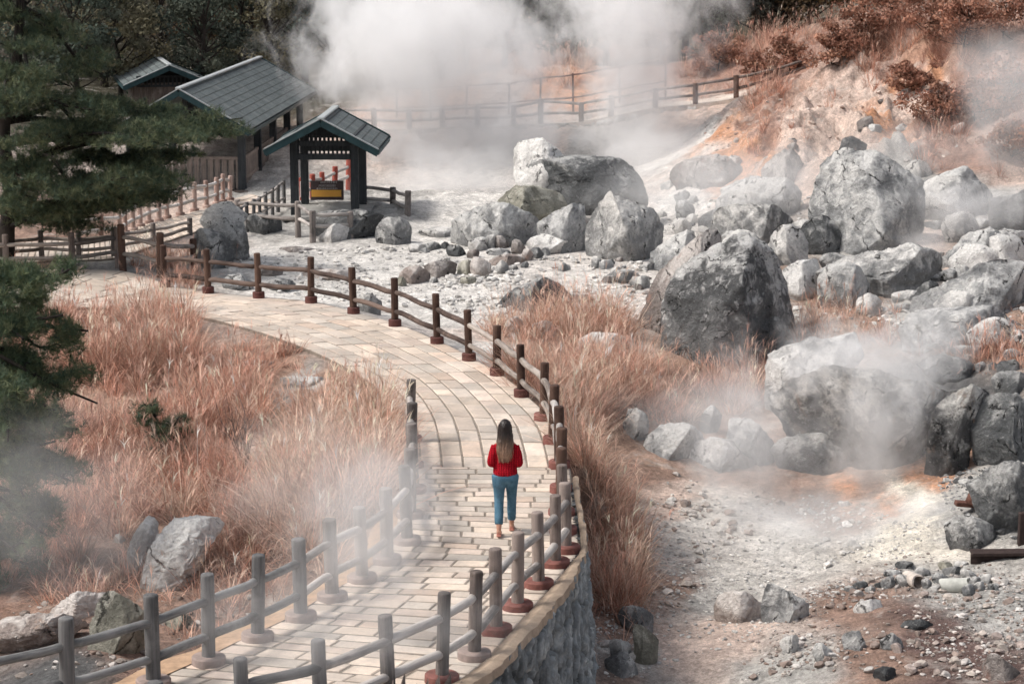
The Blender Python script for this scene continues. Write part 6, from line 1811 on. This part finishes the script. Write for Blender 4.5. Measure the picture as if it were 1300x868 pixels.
for k in range(420):
    a = gg.uniform(-2.9, -.25)
    top = np.array([.088 * math.cos(a), -.002 + .092 * math.sin(a), gg.uniform(1.40, 1.52)])
    m1 = np.array([.112 * math.cos(a) * gg.uniform(.8, 1.05), -.05 + .055 * math.sin(a), 1.26])
    zb = gg.uniform(1.0, 1.16)
    bt = np.array([.085 * math.cos(a) * gg.uniform(.3, 1.1) + gg.normal(0, .014), -.085 + .035 * math.sin(a) * gg.uniform(.6, 1.2), zb])
    P = catmull([top, m1, (m1 + bt) / 2 + [gg.normal(0, .014), -.010 + gg.normal(0, .006), 0], bt], 9)
    V0 = st_.n
    cc_ = hcol(P) * gg.uniform(.55, 1.9)
    st_.tube(P, np.linspace(gg.uniform(.003, .006), .0015, 9), 4, False)
    st_.C.append(np.repeat(cc_, 4, 0))
st_.build('strands', M['hair'], hair)
for A in (LA, RA):
    a = np.array(A['ank']); sh_ = MB()
    limb(sh_, [a + [0, -.042, -.055], a + [0, .03, -.058], a + [0, .10, -.062], a + [0, .165, -.068]], [.028, .034, .036, .022], 12, 16)
    z0 = a[2] - .085
    sh_.box((a[0], a[1] + .06, z0 + .008), (.07, .235, .018), bev=.006)
    remeshed('shoe', sh_, M['shoe'], woman, .006, 2)
po = phone.build('phone', M['eye'], None, False, pg)
po.rotation_euler = (0, 0, R(-2))
tag(po, 'dark phone held in front of the woman in red, hidden by her body', 'phone')
# ------------------------------------------------------------------ steam
def steam_mat(name, dens, kind, H=1.0, r0=1.0, r1=1.0, bend=(0, 0, 0, 0), ry=1.0, nscale=.5, A=1.3, B=.8, seed=0.0, aniso=.0, col=(.995, .995, .995), warp=.7, edge=.85):
    t = NT(name)
    t.t.nodes.remove(t.b)
    out = t.t.nodes['Material Output']
    pv_ = t.n('ShaderNodeVolumePrincipled')
    pv_.inputs['Color'].default_value = (*col, 1); pv_.inputs['Anisotropy'].default_value = aniso
    co = t.coord('Object')
    sep = t.n('ShaderNodeSeparateXYZ'); t.l(co, sep.inputs[0])
    x, y, z = sep.outputs
    if kind == 'plume':
        h = t.math('DIVIDE', z, H, clamp=True)
        h2 = t.math('MULTIPLY', h, h)
        ax = t.math('ADD', t.math('MULTIPLY', h, bend[0]), t.math('MULTIPLY', h2, bend[1]))
        ay = t.math('ADD', t.math('MULTIPLY', h, bend[2]), t.math('MULTIPLY', h2, bend[3]))
        r = t.math('ADD', t.math('MULTIPLY', t.math('POWER', h, .7), r1 - r0), r0)
        dx = t.math('DIVIDE', t.math('SUBTRACT', x, ax), r)
        dy = t.math('DIVIDE', t.math('SUBTRACT', y, ay), t.math('MULTIPLY', r, ry))
        d = t.math('SQRT', t.math('ADD', t.math('MULTIPLY', dx, dx), t.math('MULTIPLY', dy, dy)))
        fade = t.math('MULTIPLY', t.mapr(z, -.35, .5, smoothstep=True), t.mapr(z, H, H * .72, smoothstep=True))
        sv = (1, 1, .72)
    else:
        dx = t.math('DIVIDE', x, r0); dy = t.math('DIVIDE', y, ry); dz = t.math('DIVIDE', z, H)
        d = t.math('SQRT', t.math('ADD', t.math('ADD', t.math('MULTIPLY', dx, dx), t.math('MULTIPLY', dy, dy)), t.math('MULTIPLY', dz, dz)))
        fade = None
        sv = (1, 1, 1.1)
    mp = t.mapping(co, sv, (seed, seed * 1.7, seed * .6))
    n1 = t.n('ShaderNodeTexNoise', i_Scale=nscale, i_Detail=2.0, i_Roughness=.5, i_Distortion=warp); t.l(mp, n1.inputs['Vector'])
    n2 = t.n('ShaderNodeTexNoise', i_Scale=nscale * 2.9, i_Detail=4.0, i_Roughness=.66, i_Distortion=warp * 1.2); t.l(mp, n2.inputs['Vector'])
    d = t.math('ADD', d, t.math('ADD', t.math('MULTIPLY', t.math('SUBTRACT', n1.outputs['Fac'], .5), A), t.math('MULTIPLY', t.math('SUBTRACT', n2.outputs['Fac'], .5), B)))
    v = t.mapr(d, 1.0, 1 - edge, 0, 1, True)
    v = t.math('POWER', v, 1.4)
    # nothing may reach the box that holds the cloud
    if fade is not None: v = t.math('MULTIPLY', v, fade)
    v = t.math('MULTIPLY', v, dens)
    t.l(v, pv_.inputs['Density'])
    t.l(pv_.outputs[0], out.inputs['Volume'])
    return t.m

def steam_obj(label, lo, hi, loc, mat):
    m = MB(); lo = np.array(lo, float); hi = np.array(hi, float)
    m.box((lo + hi) / 2, hi - lo)
    o = m.build('steam', mat, None, False, loc)
    o.visible_shadow = True
    return tag(o, label, 'steam', None, 'stuff')

def plume(label, base_px, Y, top_px, r0, r1, dens, seed, ry=.8, curve=0.0, **kw):
    b = at_Y(*base_px, Y); tpt = at_Y(*top_px, Y + kw.pop('lean', 0.0))
    H = tpt[2] - b[2]
    dx, dy = tpt[0] - b[0], tpt[1] - b[1]
    bend = (dx * (1 - curve), dx * curve, dy, 0)
    m = steam_mat('steam_cloud', dens, 'plume', H, r0, r1, bend, ry, seed=seed, **kw)
    R_ = max(r0, r1) * 1.35
    lo = (min(0, dx) - R_, min(0, dy) - R_ * ry, -.35); hi = (max(0, dx) + R_, max(0, dy) + R_ * ry, H)
    return steam_obj(label, lo, hi, b, m)

def puff(label, px, Y, rx, ry, rz, dens, seed, **kw):
    c = at_Y(*px, Y)
    m = steam_mat('steam_cloud', dens, 'puff', rz, rx, rx, (0, 0, 0, 0), ry, seed=seed, **kw)
    return steam_obj(label, (-rx * 1.3, -ry * 1.3, -rz * 1.3), (rx * 1.3, ry * 1.3, rz * 1.3), c, m)

plume('tall dense white steam column rising behind the small gate roof', (585, 310), 77.0, (505, -70), 3.3, 5.2, .85, 3.1, ry=.6, curve=-.1, nscale=.34, A=1.7, B=1.9, edge=.6)
puff('low bank of white steam at the foot of the tall column', (570, 240), 70.5, 4.0, 2.6, 2.2, .42, 5.7, nscale=.5)
plume('second steam column rising in front of the far fence right of centre', (845, 235), 75.8, (790, -70), 1.9, 3.8, .7, 8.3, ry=.6, nscale=.38, A=1.7, B=1.9, edge=.6)
puff('steam drifting over the far stone wall between the two columns', (690, 165), 75.3, 5.0, 1.5, 1.7, .30, 2.2, nscale=.5)
puff('white steam hanging before the far wall under the second column', (820, 195), 72, 3.0, 1.6, 1.4, .55, 11.2, nscale=.6)
puff('thin steam over the pale boulders in front of the slope', (920, 240), 59, 5.4, 2.4, 1.7, .30, 4.4, nscale=.6)
puff('faint haze of steam lying along the foot of the right-hand slope', (1130, 205), 62, 5.6, 1.6, 1.6, .24, 12.3, nscale=.5)
plume('grey steam drifting up at the upper right edge', (1310, 290), 61, (1285, 20), 1.5, 2.6, .36, 6.6, ry=.8, nscale=.5)
puff('blue-white wisp of steam right of the towering boulder', (1225, 262), 54, 2.1, 1.2, 1.0, .8, 7.9, nscale=.9)
puff('small wisp low at the right foot of the towering boulder', (1180, 312), 53, 1.1, .8, .8, .8, 1.9, nscale=1.2)
plume('white steam pouring over the massive boulder on the right', (1110, 640), 37.3, (1140, 360), .75, 1.7, .85, 9.2, ry=.5, curve=.9, nscale=.9, A=2.6, B=2.6)
puff('steam lying over the pale lobe of the massive boulder', (1075, 470), 38.2, 2.5, .9, 1.0, .55, 3.7, nscale=.8, A=2.4, B=2.4)
puff('thin veil drifting before the hollow of the massive boulder', (1030, 570), 36.8, 3.0, .8, 1.2, .30, 14.6, nscale=.8, A=2.4, B=2.4)
plume('thin steam rising before the hazy rock row', (940, 650), 36.2, (925, 460), 1.3, 1.6, .55, 5.1, ry=.7, nscale=1.0)
puff('veil of steam crawling over the basin floor', (1050, 670), 34.6, 3.4, 1.7, .75, .62, 2.9, nscale=.8)
puff('small steam cloud over the white sulphur patch', (1165, 655), 35.0, 1.2, .8, .7, 1.1, 6.1, nscale=1.2)
puff('faint steam over the grass below the huge lichen-patched boulder', (860, 530), 39.2, 1.8, .8, .8, .34, 7.1, nscale=1.0)
puff('soft steam drifting across the left fence beside the woman', (470, 650), 24.5, 1.4, 1.0, 1.25, .70, 4.8, nscale=.8)
puff('pale veil of steam over the straw grass behind the left fence', (390, 610), 27.5, 2.0, .8, 1.1, .30, 15.2, nscale=.7)
puff('thin steam drifting over the near paving and fence at the bottom', (400, 790), 20.8, 2.0, .7, .9, .42, 1.3, nscale=.9)
puff('grey mist over the lower left pine and grass', (50, 640), 26.5, 2.0, .8, 1.7, .34, 9.6, nscale=.7)

# ------------------------------------------------------------------ light, sky, camera
SUN_EL, SUN_AZ = 52.0, -98.0            # azimuth from +Y towards +X
W = bpy.data.worlds.new('World'); SC.world = W; W.use_nodes = True
wt = W.node_tree; bg = wt.nodes['Background']
sky = wt.nodes.new('ShaderNodeTexSky'); sky.sky_type = 'NISHITA'; sky.sun_disc = False
sky.sun_elevation = R(SUN_EL); sky.sun_rotation = R(SUN_AZ); sky.air_density = 1.0; sky.dust_density = 4.0; sky.ozone_density = 1.0
hs = wt.nodes.new('ShaderNodeHueSaturation'); hs.inputs['Saturation'].default_value = .45
wt.links.new(sky.outputs[0], hs.inputs['Color']); wt.links.new(hs.outputs[0], bg.inputs['Color'])
bg.inputs['Strength'].default_value = .085
sl_ = bpy.data.lights.new('sun', 'SUN'); sl_.energy = 1.5; sl_.angle = R(13); sl_.color = (1.0, .95, .89)
so = bpy.data.objects.new('sun', sl_); COL.objects.link(so)
ce = math.cos(R(SUN_EL))
sd_ = Vector((math.sin(R(SUN_AZ)) * ce, math.cos(R(SUN_AZ)) * ce, math.sin(R(SUN_EL))))
so.rotation_mode = 'QUATERNION'; so.rotation_quaternion = (-sd_).to_track_quat('-Z', 'Y')
so.location = sd_ * 60

cam = bpy.data.cameras.new('camera'); co_ = bpy.data.objects.new('camera', cam); COL.objects.link(co_)
co_.location = (0, 0, H0); co_.rotation_euler = (math.pi / 2 - PITCH, 0, 0)
cam.sensor_width = 36; cam.lens = 36 * F / 1300; cam.clip_start = .5; cam.clip_end = 1500
cam.dof.use_dof = True; cam.dof.focus_distance = 30; cam.dof.aperture_fstop = 5.6
SC.camera = co_
SC.render.resolution_x, SC.render.resolution_y = 1024, 683
vs = SC.view_settings; vs.view_transform = 'Standard'; vs.look = 'None'; vs.exposure = .95; vs.gamma = 1; vs.use_curve_mapping = False
cy_ = SC.cycles
cy_.max_bounces = 12; cy_.diffuse_bounces = 3; cy_.glossy_bounces = 2; cy_.transmission_bounces = 3; cy_.transparent_max_bounces = 8
cy_.volume_bounces = 8; cy_.volume_step_rate = 1.1; cy_.volume_max_steps = 128
cy_.use_denoising = True
try: cy_.denoiser = 'OPENIMAGEDENOISE'
except Exception: pass
cy_.use_adaptive_sampling = True; cy_.adaptive_threshold = .03
